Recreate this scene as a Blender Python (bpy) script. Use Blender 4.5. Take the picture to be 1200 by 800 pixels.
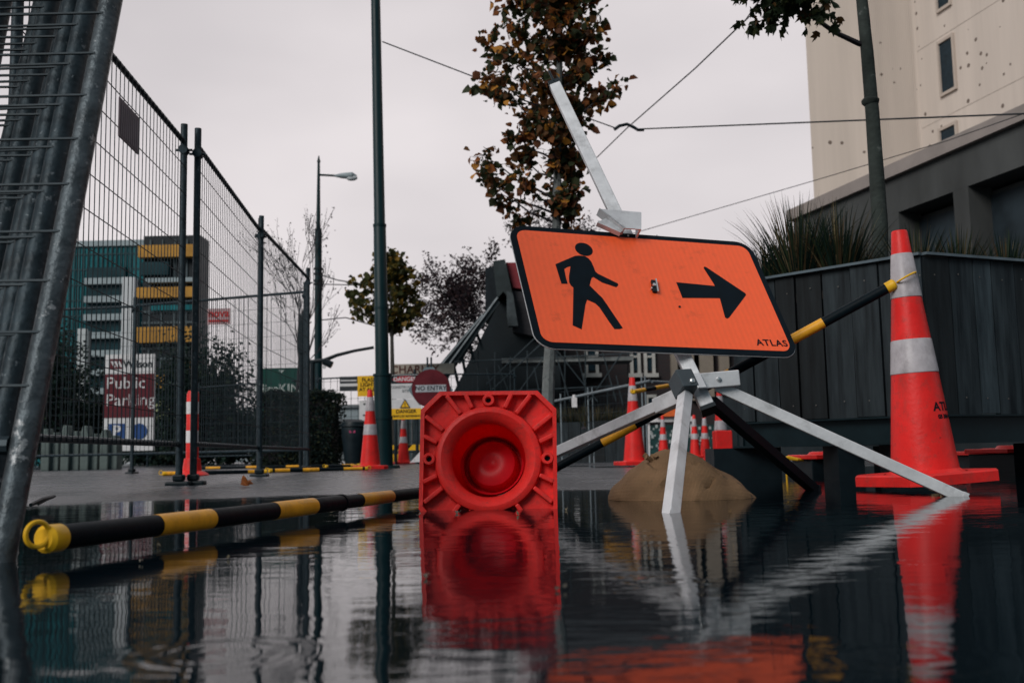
import bpy, bmesh, math, random
from mathutils import Vector, Matrix, noise
R = math.radians
rnd = random.Random(7)
V = Vector
scene = bpy.context.scene
for o in list(bpy.data.objects): bpy.data.objects.remove(o)

# ---------------------------------------------------------------- camera
F = 1200.0; PITCH = math.atan(132/F); ROLL = .02; CH = .15
cr, sr = math.cos(ROLL), math.sin(ROLL)
FW = V((0, math.cos(PITCH), math.sin(PITCH))); UP = V((0, -math.sin(PITCH), math.cos(PITCH))); RT = V((1, 0, 0))
CR = RT*cr - UP*sr; CU = RT*sr + UP*cr
cam = bpy.data.cameras.new('camera'); co = bpy.data.objects.new('camera', cam); scene.collection.objects.link(co)
m = Matrix((CR, CU, -FW)).transposed().to_4x4(); m.translation = V((0, 0, CH)); co.matrix_world = m
cam.sensor_width = 36; cam.lens = 36*F/1200; cam.clip_end = 1500; cam.clip_start = .05
cam.dof.use_dof = True; cam.dof.focus_distance = 3.1; cam.dof.aperture_fstop = 6.3
scene.camera = co

# ---------------------------------------------------------------- world
w = bpy.data.worlds.new('World'); scene.world = w; w.use_nodes = True
nt = w.node_tree; N = nt.nodes; L = nt.links; N.clear()
out = N.new('ShaderNodeOutputWorld'); bg = N.new('ShaderNodeBackground'); L.new(bg.outputs[0], out.inputs[0])
sky = N.new('ShaderNodeTexSky'); sky.sky_type = 'NISHITA'; sky.sun_disc = False
sky.sun_elevation = R(32); sky.sun_rotation = R(218); sky.air_density = 1; sky.dust_density = 4
tc = N.new('ShaderNodeTexCoord'); sep = N.new('ShaderNodeSeparateXYZ'); L.new(tc.outputs['Generated'], sep.inputs[0])
nz = N.new('ShaderNodeTexNoise'); nz.inputs['Scale'].default_value = 2.1; nz.inputs['Detail'].default_value = 4; nz.inputs['Roughness'].default_value = .45
mp = N.new('ShaderNodeMapping'); mp.inputs['Scale'].default_value = (1, 1, 2.2); L.new(tc.outputs['Generated'], mp.inputs[0]); L.new(mp.outputs[0], nz.inputs[0])
cl = N.new('ShaderNodeValToRGB'); cl.color_ramp.elements[0].position = .36; cl.color_ramp.elements[1].position = .64
cl.color_ramp.elements[0].color = (.645, .605, .62, 1); cl.color_ramp.elements[1].color = (.82, .765, .775, 1)
L.new(nz.outputs[0], cl.inputs[0])
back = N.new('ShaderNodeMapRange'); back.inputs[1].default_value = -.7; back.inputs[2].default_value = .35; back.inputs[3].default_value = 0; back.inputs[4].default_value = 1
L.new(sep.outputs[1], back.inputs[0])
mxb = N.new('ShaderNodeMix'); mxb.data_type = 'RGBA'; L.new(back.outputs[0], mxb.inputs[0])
mxb.inputs[6].default_value = (.085, .16, .20, 1); L.new(cl.outputs[0], mxb.inputs[7])     # rear sky darkened and blued to deepen contrast and tint darks teal
sk = N.new('ShaderNodeVectorMath'); sk.operation = 'SCALE'; sk.inputs[3].default_value = .05; L.new(sky.outputs[0], sk.inputs[0])
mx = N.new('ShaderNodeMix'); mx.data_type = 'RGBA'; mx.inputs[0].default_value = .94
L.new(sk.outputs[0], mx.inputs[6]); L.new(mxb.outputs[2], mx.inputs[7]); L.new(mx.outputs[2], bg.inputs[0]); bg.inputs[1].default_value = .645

sl = bpy.data.lights.new('sun', 'SUN'); sl.energy = 1.5; sl.angle = R(30); sl.color = (1, .96, .92)
so = bpy.data.objects.new('sun', sl); scene.collection.objects.link(so)
sd = V((-math.sin(R(38))*math.cos(R(32)), -math.cos(R(38))*math.cos(R(32)), math.sin(R(32))))
so.rotation_euler = sd.to_track_quat('Z', 'Y').to_euler()
scene.view_settings.view_transform = 'Standard'; scene.view_settings.look = 'None'
scene.view_settings.exposure = .68; scene.view_settings.gamma = 1
scene.render.engine = 'CYCLES'

# ---------------------------------------------------------------- helpers
def horizon(u): return 532 - .02*(u-600)
def ray(u, v): return FW + CR*((u-600)/F) - CU*((v-400)/F)
def P(u, v, Y):
    """world point at depth Y seen along a pixel of the 1200x800 survey photo"""
    d = ray(u, v); return V((0, 0, CH)) + d*(Y/d.y)
def PX(u, Y, z):
    """point on the vertical column u, at depth Y and height z"""
    v = horizon(u) - (z-CH)/Y*F
    p = P(u, v, Y); p.z = z; return p

class B:
    def __init__(s): s.bm = bmesh.new()
    def face(s, pts):
        try: return s.bm.faces.new([s.bm.verts.new(p) for p in pts])
        except Exception: return None
    def box(s, lo, hi, M=None):
        x0, y0, z0 = lo; x1, y1, z1 = hi
        c = [V((x, y, z)) for z in (z0, z1) for (x, y) in ((x0, y0), (x1, y0), (x1, y1), (x0, y1))]
        if M is not None: c = [M @ p for p in c]
        v = [s.bm.verts.new(p) for p in c]
        for f in ((3, 2, 1, 0), (4, 5, 6, 7), (0, 1, 5, 4), (1, 2, 6, 5), (2, 3, 7, 6), (3, 0, 4, 7)): s.bm.faces.new([v[i] for i in f])
        return s
    def beam(s, a, b, wd, ht, up=V((0, 0, 1))):
        a = V(a); b = V(b); d = (b-a); l = d.length; d.normalize()
        sx = d.cross(up)
        if sx.length < 1e-4: sx = d.cross(V((0, 1, 0)))
        sx.normalize(); u = sx.cross(d)
        M = Matrix((sx, d, u)).transposed().to_4x4(); M.translation = a
        return s.box((-wd/2, 0, -ht/2), (wd/2, l, ht/2), M)
    def tube(s, a, b, r, r2=None, n=8, cap=True):
        a = V(a); b = V(b)
        if r2 is None: r2 = r
        return s.path([a, b], [r, r2], n, cap)
    def path(s, pts, rs, n=8, cap=True):
        pts = [V(p) for p in pts]; rings = []
        ref = None
        for i, p in enumerate(pts):
            d = (pts[min(i+1, len(pts)-1)] - pts[max(i-1, 0)])
            if d.length < 1e-9: d = V((0, 0, 1))
            d.normalize()
            if ref is None: ref = V((0, 0, 1)) if abs(d.z) < .9 else V((1, 0, 0))
            x = ref - d*ref.dot(d)
            if x.length < 1e-4: x = d.orthogonal()
            x.normalize(); y = d.cross(x); ref = x
            rr = rs[i] if isinstance(rs, (list, tuple)) else rs
            rings.append([s.bm.verts.new(p + (x*math.cos(2*math.pi*k/n) + y*math.sin(2*math.pi*k/n))*rr) for k in range(n)])
        for A, C in zip(rings, rings[1:]):
            for k in range(n): s.bm.faces.new((A[k], A[(k+1) % n], C[(k+1) % n], C[k]))
        if cap:
            s.bm.faces.new(rings[0][::-1]); s.bm.faces.new(rings[-1])
        return s
    def lathe(s, prof, n=40, closed=False, M=None):
        rings = []
        for r, z in prof:
            ring = [V((r*math.cos(2*math.pi*k/n), r*math.sin(2*math.pi*k/n), z)) for k in range(n)]
            if M is not None: ring = [M @ p for p in ring]
            rings.append([s.bm.verts.new(p) for p in ring])
        pairs = list(zip(rings, rings[1:])) + ([(rings[-1], rings[0])] if closed else [])
        for A, C in pairs:
            for k in range(n): s.bm.faces.new((A[k], A[(k+1) % n], C[(k+1) % n], C[k]))
        return s
    def prism(s, poly, z0, z1, M=None):
        a = [V((x, y, z0)) for x, y in poly]; b = [V((x, y, z1)) for x, y in poly]
        if M is not None: a = [M @ p for p in a]; b = [M @ p for p in b]
        a = [s.bm.verts.new(p) for p in a]; b = [s.bm.verts.new(p) for p in b]; n = len(a)
        s.bm.faces.new(a[::-1]); s.bm.faces.new(b)
        for i in range(n): s.bm.faces.new((a[i], a[(i+1) % n], b[(i+1) % n], b[i]))
        return s
    def xf(s, M): bmesh.ops.transform(s.bm, matrix=M, verts=s.bm.verts); return s

def finish(b, name, mat, parent=None, loc=None, smooth=False, bevel=0, tri=False, normals=True):
    me = bpy.data.meshes.new(name)
    bm = b.bm
    if normals: bmesh.ops.recalc_face_normals(bm, faces=bm.faces)
    if loc is None and parent is not None: loc = parent.get('org', None) and V(parent['org'])
    if loc is not None: bmesh.ops.translate(bm, verts=bm.verts, vec=-V(loc))
    bm.to_mesh(me); bm.free()
    me.materials.append(mat)
    o = bpy.data.objects.new(name, me); scene.collection.objects.link(o)
    if parent is not None: o.parent = parent
    elif loc is not None: o.location = loc
    if smooth:
        for p in me.polygons: p.use_smooth = True
        try: me.set_sharp_from_angle(angle=R(35))
        except Exception: pass
    if bevel:
        md = o.modifiers.new('b', 'BEVEL'); md.width = bevel; md.segments = 2; md.limit_method = 'ANGLE'; md.angle_limit = R(40)
    return o
def thing(name, label, cat, loc=(0, 0, 0), group=None):
    """an empty at the base; parts are then given in world coordinates unless local=True"""
    o = bpy.data.objects.new(name, None); scene.collection.objects.link(o); o.empty_display_size = .1
    o.location = loc; o['org'] = tuple(loc); tag(o, label, cat, group); return o
def tag(o, label, cat, group=None):
    o['label'] = label; o['category'] = cat
    if group: o['group'] = group
    return o
def struct(o, kind='structure'): o['kind'] = kind; return o
def sub(b, name, mat, parent, **k):
    """sub-part: child of a part whose mesh origin is the thing's origin"""
    root = parent
    while root.parent is not None: root = root.parent
    org = V(root['org']) if 'org' in root else root.location
    return finish(b, name, mat, parent, loc=org, **k)
def copy_tree(o, parent=None):
    c = o.copy(); scene.collection.objects.link(c); c.parent = parent
    for ch in list(o.children): copy_tree(ch, c)
    return c
def place(o, M): o.matrix_world = M

# ---------------------------------------------------------------- materials
def mat(name, col, rough=.6, metal=0, spec=.2, var=.25, scale=6, bump=0, bscale=40, col2=None, coat=0, stretch=None, trans=0, speck=None, emit=None, rvar=.15):
    m = bpy.data.materials.new(name); m.use_nodes = True; nt = m.node_tree; N = nt.nodes; L = nt.links
    p = N['Principled BSDF']; p.inputs['Roughness'].default_value = rough; p.inputs['Metallic'].default_value = metal
    p.inputs['Specular IOR Level'].default_value = spec; p.inputs['Coat Weight'].default_value = coat
    tc = N.new('ShaderNodeTexCoord'); src = tc.outputs['Object']
    if stretch:
        mp = N.new('ShaderNodeMapping'); mp.inputs['Scale'].default_value = stretch; L.new(src, mp.inputs[0]); src = mp.outputs[0]
    nz = N.new('ShaderNodeTexNoise'); nz.inputs['Scale'].default_value = scale; nz.inputs['Detail'].default_value = 6; nz.inputs['Roughness'].default_value = .6
    L.new(src, nz.inputs[0])
    rp = N.new('ShaderNodeValToRGB'); rp.color_ramp.elements[0].position = .3; rp.color_ramp.elements[1].position = .7
    a = [c*(1-var) for c in col]; b = [min(1, c*(1+var)) for c in col]
    if col2: b = list(col2)
    rp.color_ramp.elements[0].color = (*a, 1); rp.color_ramp.elements[1].color = (*b, 1)
    L.new(nz.outputs[0], rp.inputs[0]); last = rp.outputs[0]
    if speck:                                   # (colour, scale, threshold)
        n2 = N.new('ShaderNodeTexNoise'); n2.inputs['Scale'].default_value = speck[1]; n2.inputs['Detail'].default_value = 5; n2.inputs['Roughness'].default_value = .7
        L.new(tc.outputs['Object'], n2.inputs[0])
        r2 = N.new('ShaderNodeMapRange'); r2.inputs[1].default_value = speck[2]; r2.inputs[2].default_value = speck[2]+.05; L.new(n2.outputs[0], r2.inputs[0])
        mx = N.new('ShaderNodeMix'); mx.data_type = 'RGBA'; L.new(r2.outputs[0], mx.inputs[0]); L.new(last, mx.inputs[6]); mx.inputs[7].default_value = (*speck[0], 1); last = mx.outputs[2]
    L.new(last, p.inputs['Base Color'])
    rr = N.new('ShaderNodeMapRange'); rr.inputs[3].default_value = max(0, rough-rvar); rr.inputs[4].default_value = min(1, rough+rvar); L.new(nz.outputs[0], rr.inputs[0]); L.new(rr.outputs[0], p.inputs['Roughness'])
    if bump:
        n3 = N.new('ShaderNodeTexNoise'); n3.inputs['Scale'].default_value = bscale; n3.inputs['Detail'].default_value = 4; L.new(src, n3.inputs[0])
        bp = N.new('ShaderNodeBump'); bp.inputs['Strength'].default_value = bump; bp.inputs['Distance'].default_value = .01; L.new(n3.outputs[0], bp.inputs['Height']); L.new(bp.outputs[0], p.inputs['Normal'])
    if trans: p.inputs['Transmission Weight'].default_value = trans
    if emit: p.inputs['Emission Color'].default_value = (*emit[0], 1); p.inputs['Emission Strength'].default_value = emit[1]
    return m
STEEL = mat('dull galvanised steel', (.022, .034, .042), .5, .35, var=.45, scale=30, bump=.2, bscale=90, speck=((.13, .15, .165), 38, .62))
STEELD = mat('dark wet fence steel', (.018, .03, .038), .45, .3, var=.3, scale=20)
WIRE = mat('fence wire', (.015, .024, .03), .5, .3, var=.2)
ALU = mat('light aluminium', (.58, .59, .61), .38, .25, var=.12, scale=14, bump=.08, bscale=120, stretch=(1, 1, 1), speck=((.25, .25, .25), 60, .72))
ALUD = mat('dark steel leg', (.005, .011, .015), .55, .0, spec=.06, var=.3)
BLACKM = mat('black painted metal', (.006, .012, .016), .45, spec=.2, var=.3)
BLACK = mat('sign black film', (.004, .009, .014), .55, spec=.05, var=.25, scale=20, speck=((.05, .05, .05), 70, .72))
BOLT = mat('zinc bolt', (.6, .6, .6), .3, .9, var=.1)
REDC = mat('cone orange red plastic', (.66, .020, .018), .42, var=.16, scale=7, bump=.12, bscale=60, speck=((.28, .02, .018), 26, .66))
REDB = mat('fresh red plastic', (.82, .012, .024), .33, var=.12, scale=12, bump=.12, bscale=50, speck=((.30, .02, .015), 40, .68))
CRIM = mat('deep crimson plastic', (.72, .010, .02), .38, var=.15, scale=12)
REDF = mat('red orange base plastic', (.82, .030, .026), .4, var=.1, scale=12, bump=.15, bscale=50, speck=((.35, .02, .015), 40, .67))
REFL = mat('grey reflective sleeve', (.37, .345, .365), .35, var=.18, scale=18, speck=((.18, .16, .17), 45, .68))
YEL = mat('yellow plastic', (.72, .33, .02), .4, var=.2, scale=16, speck=((.2, .1, .02), 40, .68), bump=.1)
YELB = mat('bright yellow plastic', (.66, .37, .015), .4, var=.2, scale=16, speck=((.2, .12, .02), 30, .68))
BARK_ = mat('black bar plastic', (.003, .007, .010), .5, spec=.06, var=.3, scale=14, bump=.1)
CONC = mat('grey concrete', (.17, .185, .19), .8, var=.3, scale=5, bump=.3, bscale=30, speck=((.07, .08, .08), 22, .66))
_n = REDB.node_tree; _t = _n.nodes.new('ShaderNodeBsdfTranslucent'); _t.inputs[0].default_value = (.95, .03, .015, 1); _m = _n.nodes.new('ShaderNodeMixShader'); _m.inputs[0].default_value = .5
_n.links.new(_n.nodes['Principled BSDF'].outputs[0], _m.inputs[1]); _n.links.new(_t.outputs[0], _m.inputs[2]); _n.links.new(_m.outputs[0], _n.nodes['Material Output'].inputs[0])   # thin plastic lets daylight through
WHITE = mat('white painted', (.62, .60, .61), .5, var=.08)
SIGNW = mat('sign white', (.58, .57, .58), .45, var=.08)
SIGNY = mat('sign yellow', (.75, .42, .02), .45, var=.08)
MAROON = mat('sign maroon', (.09, .008, .015), .45, var=.12)
BLUE = mat('sign blue', (.02, .06, .19), .4, var=.1)
GREENB = mat('green banner cloth', (.003, .055, .042), .6, var=.3, scale=3, bump=.3, bscale=5)
GREENP = mat('dark green pole paint', (.002, .018, .022), .45, var=.2, scale=3)
TRUNK = mat('wet bark', (.06, .055, .05), .8, var=.5, scale=20, stretch=(1, 1, .3), bump=.6, bscale=40)
TRUNKG = mat('grey mottled bark', (.13, .14, .14), .8, var=.35, scale=10, bump=.5, bscale=40, speck=((.02, .03, .03), 14, .60))
TWIG = mat('dark twig', (.035, .03, .035), .8, var=.3)
SANDB = mat('jute sandbag cloth', (.20, .12, .065), .9, var=.22, scale=9, bump=.25, bscale=320, speck=((.11, .08, .055), 6, .60))

def grime(m, col=(.07, .055, .045), lo=.52, hi=.78, amt=.55, sc=5, st=(1, 1, 1)):
    nt = m.node_tree; N = nt.nodes; L = nt.links; p = N['Principled BSDF']; src = p.inputs['Base Color'].links[0].from_socket
    tc = N.new('ShaderNodeTexCoord'); mp = N.new('ShaderNodeMapping'); mp.inputs['Scale'].default_value = st; L.new(tc.outputs['Object'], mp.inputs[0])
    n = N.new('ShaderNodeTexNoise'); n.inputs['Scale'].default_value = sc; n.inputs['Detail'].default_value = 9; n.inputs['Roughness'].default_value = .72; L.new(mp.outputs[0], n.inputs[0])
    r_ = N.new('ShaderNodeMapRange'); r_.inputs[1].default_value = lo; r_.inputs[2].default_value = hi; r_.inputs[4].default_value = amt; L.new(n.outputs[0], r_.inputs[0])
    mx = N.new('ShaderNodeMix'); mx.data_type = 'RGBA'; L.new(r_.outputs[0], mx.inputs[0]); L.new(src, mx.inputs[6]); mx.inputs[7].default_value = (*col, 1); L.new(mx.outputs[2], p.inputs['Base Color'])
for m_, sc_g, st_g in ((REDC, 9, (1, 1, .5)), (REDF, 14, (1, 1, 1)), (REDB, 12, (1, 1, 1)), (REFL, 12, (1, 1, .6)), (YEL, 22, (1, 1, 1)), (ALU, 12, (1, 1, 1)), (WHITE, 8, (1, 1, 1)), (REDF, 40, (1, 1, 1)), (REDC, 34, (1, 1, 1))): grime(m_, sc=sc_g, st=st_g)
def facecol(name, rough=.6, trans=0, varattr='col'):
    m = bpy.data.materials.new(name); m.use_nodes = True; nt = m.node_tree; p = nt.nodes['Principled BSDF']
    a = nt.nodes.new('ShaderNodeAttribute'); a.attribute_name = varattr; nt.links.new(a.outputs[0], p.inputs['Base Color']); p.inputs['Roughness'].default_value = rough
    p.inputs['Specular IOR Level'].default_value = .12
    if trans:
        t = nt.nodes.new('ShaderNodeBsdfTranslucent'); nt.links.new(a.outputs[0], t.inputs[0]); mi = nt.nodes.new('ShaderNodeMixShader'); mi.inputs[0].default_value = trans
        nt.links.new(p.outputs[0], mi.inputs[1]); nt.links.new(t.outputs[0], mi.inputs[2]); nt.links.new(mi.outputs[0], nt.nodes['Material Output'].inputs[0])
    return m
LEAF = facecol('tree leaf', .55, .36)

class Leaves:
    """many leaf-shaped faces, each with its own colour"""
    def __init__(s): s.v = []; s.f = []; s.c = []
    def leaf(s, p, size, col, droop=.5, shape='round', d=None, r=rnd):
        a = V((r.gauss(0, 1), r.gauss(0, 1), r.gauss(0, .7)-droop)) if d is None else V(d)
        if a.length < .01: a = V((0, 0, -1))
        a.normalize(); x = a.cross(V((r.gauss(0, 1), r.gauss(0, 1), r.gauss(0, 1))))
        if x.length < .01: x = a.orthogonal()
        x.normalize(); n = a.cross(x)*.12
        if shape == 'round': pr = ((0, 0), (.42, .22), (.46, .6), (.0, 1.05), (-.46, .6), (-.42, .22))
        elif shape == 'maple': pr = ((0, 0), (.28, .05), (.55, .38), (.3, .45), (.36, .85), (.12, .7), (0, 1.15), (-.12, .7), (-.36, .85), (-.3, .45), (-.55, .38), (-.28, .05))
        else: pr = ((0, 0), (.3, .45), (0, 1), (-.3, .45))
        i = len(s.v)
        for k, (u, w_) in enumerate(pr): s.v.append(p + x*u*size + a*w_*size + n*size*(1 if abs(u) > .2 else -1))
        s.f.append(tuple(range(i, i+len(pr)))); s.c.append(col)
    def build(s, name, mt, parent=None, loc=None):
        me = bpy.data.meshes.new(name)
        if loc is None and parent is not None: loc = V(parent['org'])
        o_ = V(loc) if loc is not None else V((0, 0, 0))
        me.from_pydata([tuple(v-o_) for v in s.v], [], s.f)
        at = me.attributes.new('col', 'FLOAT_COLOR', 'FACE')
        at.data.foreach_set('color', [x for c in s.c for x in (*c, 1)])
        me.materials.append(mt); o = bpy.data.objects.new(name, me); scene.collection.objects.link(o)
        if parent is not None: o.parent = parent
        elif loc is not None: o.location = loc
        return o

def text_builder(txt, size, extr=0.0, spacing=1.0, align='CENTER', bold=0.0, sx=1.0):
    c = bpy.data.curves.new('lettering', 'FONT'); c.body = txt; c.size = size; c.extrude = extr; c.align_x = align; c.align_y = 'CENTER'
    c.space_character = spacing; c.offset = bold; c.resolution_u = 3
    o = bpy.data.objects.new('lettering', c); scene.collection.objects.link(o)
    bpy.context.view_layer.update()
    me = bpy.data.meshes.new_from_object(o.evaluated_get(bpy.context.evaluated_depsgraph_get()))
    bpy.data.objects.remove(o); bpy.data.curves.remove(c)
    b = B(); b.bm.from_mesh(me); bpy.data.meshes.remove(me)
    if sx != 1: b.xf(Matrix.Diagonal((sx, 1, 1, 1)))
    return b
def frame(o, x, y):
    """matrix with origin o, local x,y axes and z = x cross y"""
    x = V(x).normalized(); z = x.cross(V(y)).normalized(); y = z.cross(x)
    M = Matrix((x, y, z)).transposed().to_4x4(); M.translation = V(o); return M
def text_on(txt, size, M, mt, parent, name='lettering', extr=.0005, **k):
    b = text_builder(txt, size, extr, **k); b.xf(M); return sub(b, name, mt, parent, normals=False)

# ================================================================ GROUND AND WATER
def puddle(x, y):
    """1 in the puddle, 0 on the drier pavement"""
    e = 3.95 + .22*noise.noise(V((x*1.1, y*.7, 3))) + .08*noise.noise(V((x*4, y*3, 9)))
    if x > .55: e += (min(x, 1.5)-.55)*2.6
    if x > 1.4: e += (min(x, 4)-1.4)*.6
    if x < -1.0: e -= min(1, (-1.0-x)*.9)*.35
    t = (e - y)/.55
    return max(0., min(1., t*.5+.5))
def gz(x, y):
    if y > 30 or abs(x) > 30: return .02
    p = puddle(x, y); p = p*p*(3-2*p)
    near = noise.noise(V((x*.55, y*.35, 1)))*.017 + noise.noise(V((x*2.3, y*1.3, 5)))*.004 + noise.noise(V((x*9, y*7, 8)))*.0016
    damp = 1 if y < 14 else max(0, 1-(y-14)/6)
    return -.055*p + (.0115+near*damp)*(1-p) - .004
xs = [-400, -120, -50, -25, -14] + [-9+.07*i for i in range(236)] + [8, 9, 11, 14, 20, 30, 60, 150, 400]
ys = [-300, -60, -15, -5, -2] + [-1 + .25*i for i in range(8)] + [1+.05*i for i in range(180)] + [10+.15*i for i in range(60)] + [19.5+i for i in range(12)] + [36, 45, 60, 90, 150, 300, 900]
b = B(); grid = [[b.bm.verts.new((x, y, gz(x, y))) for x in xs] for y in ys]
for j in range(len(ys)-1):
    for i in range(len(xs)-1): b.bm.faces.new((grid[j][i], grid[j][i+1], grid[j+1][i+1], grid[j+1][i]))
ASPH = mat('wet asphalt', (.015, .021, .028), .25, var=.35, scale=2.2, bump=.5, bscale=55, speck=((.07, .08, .09), 150, .62), rvar=.2, spec=.33)
g = finish(b, 'ground', ASPH, smooth=True); struct(g)

# water: dark mirror with small wind ripples and a few drop rings
wm = bpy.data.materials.new('puddle water'); wm.use_nodes = True; nt = wm.node_tree; N = nt.nodes; L = nt.links; p = N['Principled BSDF']
p.inputs['Base Color'].default_value = (.002, .006, .009, 1); p.inputs['Roughness'].default_value = .025; p.inputs['IOR'].default_value = 1.30
tc = N.new('ShaderNodeTexCoord')
def nnode(sc, st, det):
    mp = N.new('ShaderNodeMapping'); mp.inputs['Scale'].default_value = st; L.new(tc.outputs['Object'], mp.inputs[0])
    n = N.new('ShaderNodeTexNoise'); n.inputs['Scale'].default_value = sc; n.inputs['Detail'].default_value = det; L.new(mp.outputs[0], n.inputs[0]); return n.outputs[0]
def mth(op, a, b_=None):
    n = N.new('ShaderNodeMath'); n.operation = op
    for i, q in enumerate((a, b_)):
        if q is None: continue
        if isinstance(q, (int, float)): n.inputs[i].default_value = q
        else: L.new(q, n.inputs[i])
    return n.outputs[0]
h = mth('MULTIPLY', nnode(8, (.6, 1.2, 1), 2), .50)
h = mth('ADD', h, mth('MULTIPLY', nnode(38, (.45, 1.2, 1), 3), .17))
patch = mth('MULTIPLY', mth('GREATER_THAN', nnode(2.0, (.6, 1.2, 1), 1), .0), nnode(1.6, (.6, 1.4, 1), 2))
h = mth('MULTIPLY', h, mth('MULTIPLY', patch, 1.2))
for (cx, cy, am) in ((-.23, .82, 1), (.28, .75, .8), (.17, 1.22, .6), (-.5, 1.15, .6), (.52, 1.35, .5), (.78, 2.9, .7), (-.05, 1.6, .5), (-.85, 2.6, .6), (.95, 1.5, .5)):
    d = N.new('ShaderNodeVectorMath'); d.operation = 'DISTANCE'; L.new(tc.outputs['Object'], d.inputs[0]); d.inputs[1].default_value = (cx, cy, 0)
    dd = d.outputs['Value']
    wv = mth('SINE', mth('MULTIPLY', dd, 260.0))
    en = mth('POWER', 2.718, mth('MULTIPLY', mth('POWER', mth('MULTIPLY', mth('SUBTRACT', dd, .055*am), 34), 2), -1))
    h = mth('ADD', h, mth('MULTIPLY', mth('MULTIPLY', wv, en), .045*am))
bp = N.new('ShaderNodeBump'); bp.inputs['Strength'].default_value = .55; bp.inputs['Distance'].default_value = .0058; L.new(h, bp.inputs['Height']); L.new(bp.outputs[0], p.inputs['Normal'])
b = B(); b.face([(-8, -3, 0), (8, -3, 0), (8, 12.5, 0), (-8, 12.5, 0)])
wt = finish(b, 'water', wm); struct(wt)
GZ = .01

# ================================================================ BUILDINGS
# -- beige tower on the right, L-shaped plan
BEIGE = mat('beige render', (.56, .485, .43), .85, var=.11, scale=.9, stretch=(1, 1, .07), speck=((.16, .12, .10), 2.3, .70))
b = B(); TY = 40.
x0 = P(963, 400, TY).x; x1 = P(1096, 400, TY).x
fd = V((.235, -1, 0)).normalized(); c1 = V((x1, TY, 0)); c2 = c1 + fd*22
pl = [(x0, TY), (x1, TY), (c2.x, c2.y), (c2.x+14, c2.y+1), (x1+18, TY+14), (x0*1.36, TY+14)]
b.prism(pl, 0, 30)
tw = thing('tower_building', 'tall beige rendered tower with small dark windows at right', 'building', (x0, TY, 0))
wall = finish(b, 'wall', BEIGE, tw)
b = B(); xs_ = P(1030, 300, TY).x
b.box((xs_-.09, TY-.06, 0), (xs_+.09, TY-.004, 30))
sub(b, 'joint_strip', mat('pale joint strip', (.62, .56, .52), .8, var=.04), wall)
b = B(); k0 = P(1034, 300, TY).x; k1 = x1-.15; n = 22
for i in range(n):
    xx = k0 + (k1-k0)*(i+.5)/n; b.box((xx-.03, TY-.035, 0), (xx+.03, TY-.003, 30))
sub(b, 'ribbed_cladding', mat('ribbed beige cladding', (.54, .465, .41), .85, var=.11, stretch=(1, 1, .07), scale=.9, speck=((.16, .12, .10), 2.3, .70)), wall)
nrm = V((fd.y, -fd.x, 0)); 
if nrm.dot(V((0, -1, 0))) < 0 and nrm.x > 0: nrm = -nrm
if nrm.x > 0: nrm = -nrm
def on_face(u, v):
    d = ray(u, v); o = V((0, 0, CH)); t = (c1-o).dot(nrm)/d.dot(nrm); return o+d*t
GLASSD = mat('dark window glass', (.012, .025, .035), .15, var=.3)
for (ua, ub, va, vb) in ((1101, 1117, 48, 108), (1103, 1121, 150, 205), (1097, 1111, -40, 10)):
    a = on_face(ua, va); e = on_face(ub, va); zt = (a.z+e.z)/2; zb = on_face((ua+ub)/2, vb).z
    bb = B(); A = V((a.x, a.y, 0)); E_ = V((e.x, e.y, 0)); dd = (E_-A)
    for (q0, q1, z0, z1) in ((-.12, 0, zb-.12, zt+.12), (1, 1.12, zb-.12, zt+.12)):
        bb.beam(A+dd*q0+nrm*.03+V((0, 0, (z0+z1)/2)), A+dd*q1+nrm*.03+V((0, 0, (z0+z1)/2)), .14, z1-z0)
    for zz in (zb-.06, zt+.06): bb.beam(A+nrm*.028+V((0, 0, zz)), E_+nrm*.028+V((0, 0, zz)), .13, .12)
    wn = finish(bb, 'window', mat('window surround', (.45, .38, .33), .8, var=.05), tw)
    bb = B(); bb.beam(A+nrm*.012+V((0, 0, (zb+zt)/2)), E_+nrm*.012+V((0, 0, (zb+zt)/2)), .03, zt-zb); sub(bb, 'pane', GLASSD, wn)

def dots(m, sc, rad_, col):
    nt = m.node_tree; N = nt.nodes; L = nt.links; p = N['Principled BSDF']; src = p.inputs['Base Color'].links[0].from_socket
    tc = N.new('ShaderNodeTexCoord'); vo = N.new('ShaderNodeTexVoronoi'); vo.inputs['Scale'].default_value = sc; vo.inputs['Randomness'].default_value = .8; L.new(tc.outputs['Object'], vo.inputs[0])
    n = N.new('ShaderNodeTexNoise'); n.inputs['Scale'].default_value = sc*1.3; L.new(tc.outputs['Object'], n.inputs[0])
    a = N.new('ShaderNodeMath'); a.operation = 'MULTIPLY'; L.new(n.outputs[0], a.inputs[0]); a.inputs[1].default_value = rad_*2
    c = N.new('ShaderNodeMath'); c.operation = 'LESS_THAN'; L.new(vo.outputs['Distance'], c.inputs[0]); L.new(a.outputs[0], c.inputs[1])
    mx = N.new('ShaderNodeMix'); mx.data_type = 'RGBA'; L.new(c.outputs[0], mx.inputs[0]); L.new(src, mx.inputs[6]); mx.inputs[7].default_value = (*col, 1); L.new(mx.outputs[2], p.inputs['Base Color'])
dots(BEIGE, 1.9, .135, (.16, .125, .105)); dots(bpy.data.materials['ribbed beige cladding'], 1.9, .135, (.16, .125, .105))
b = B()
for zj in [3.2*i for i in range(1, 9)]:
    b.beam(c1+nrm*.004+fd*.05+V((0, 0, zj)), c2+nrm*.004+V((0, 0, zj)), .012, .02)
sub(b, 'panel_joints', mat('joint shadow grey', (.44, .38, .335), .9), wall)
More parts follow.
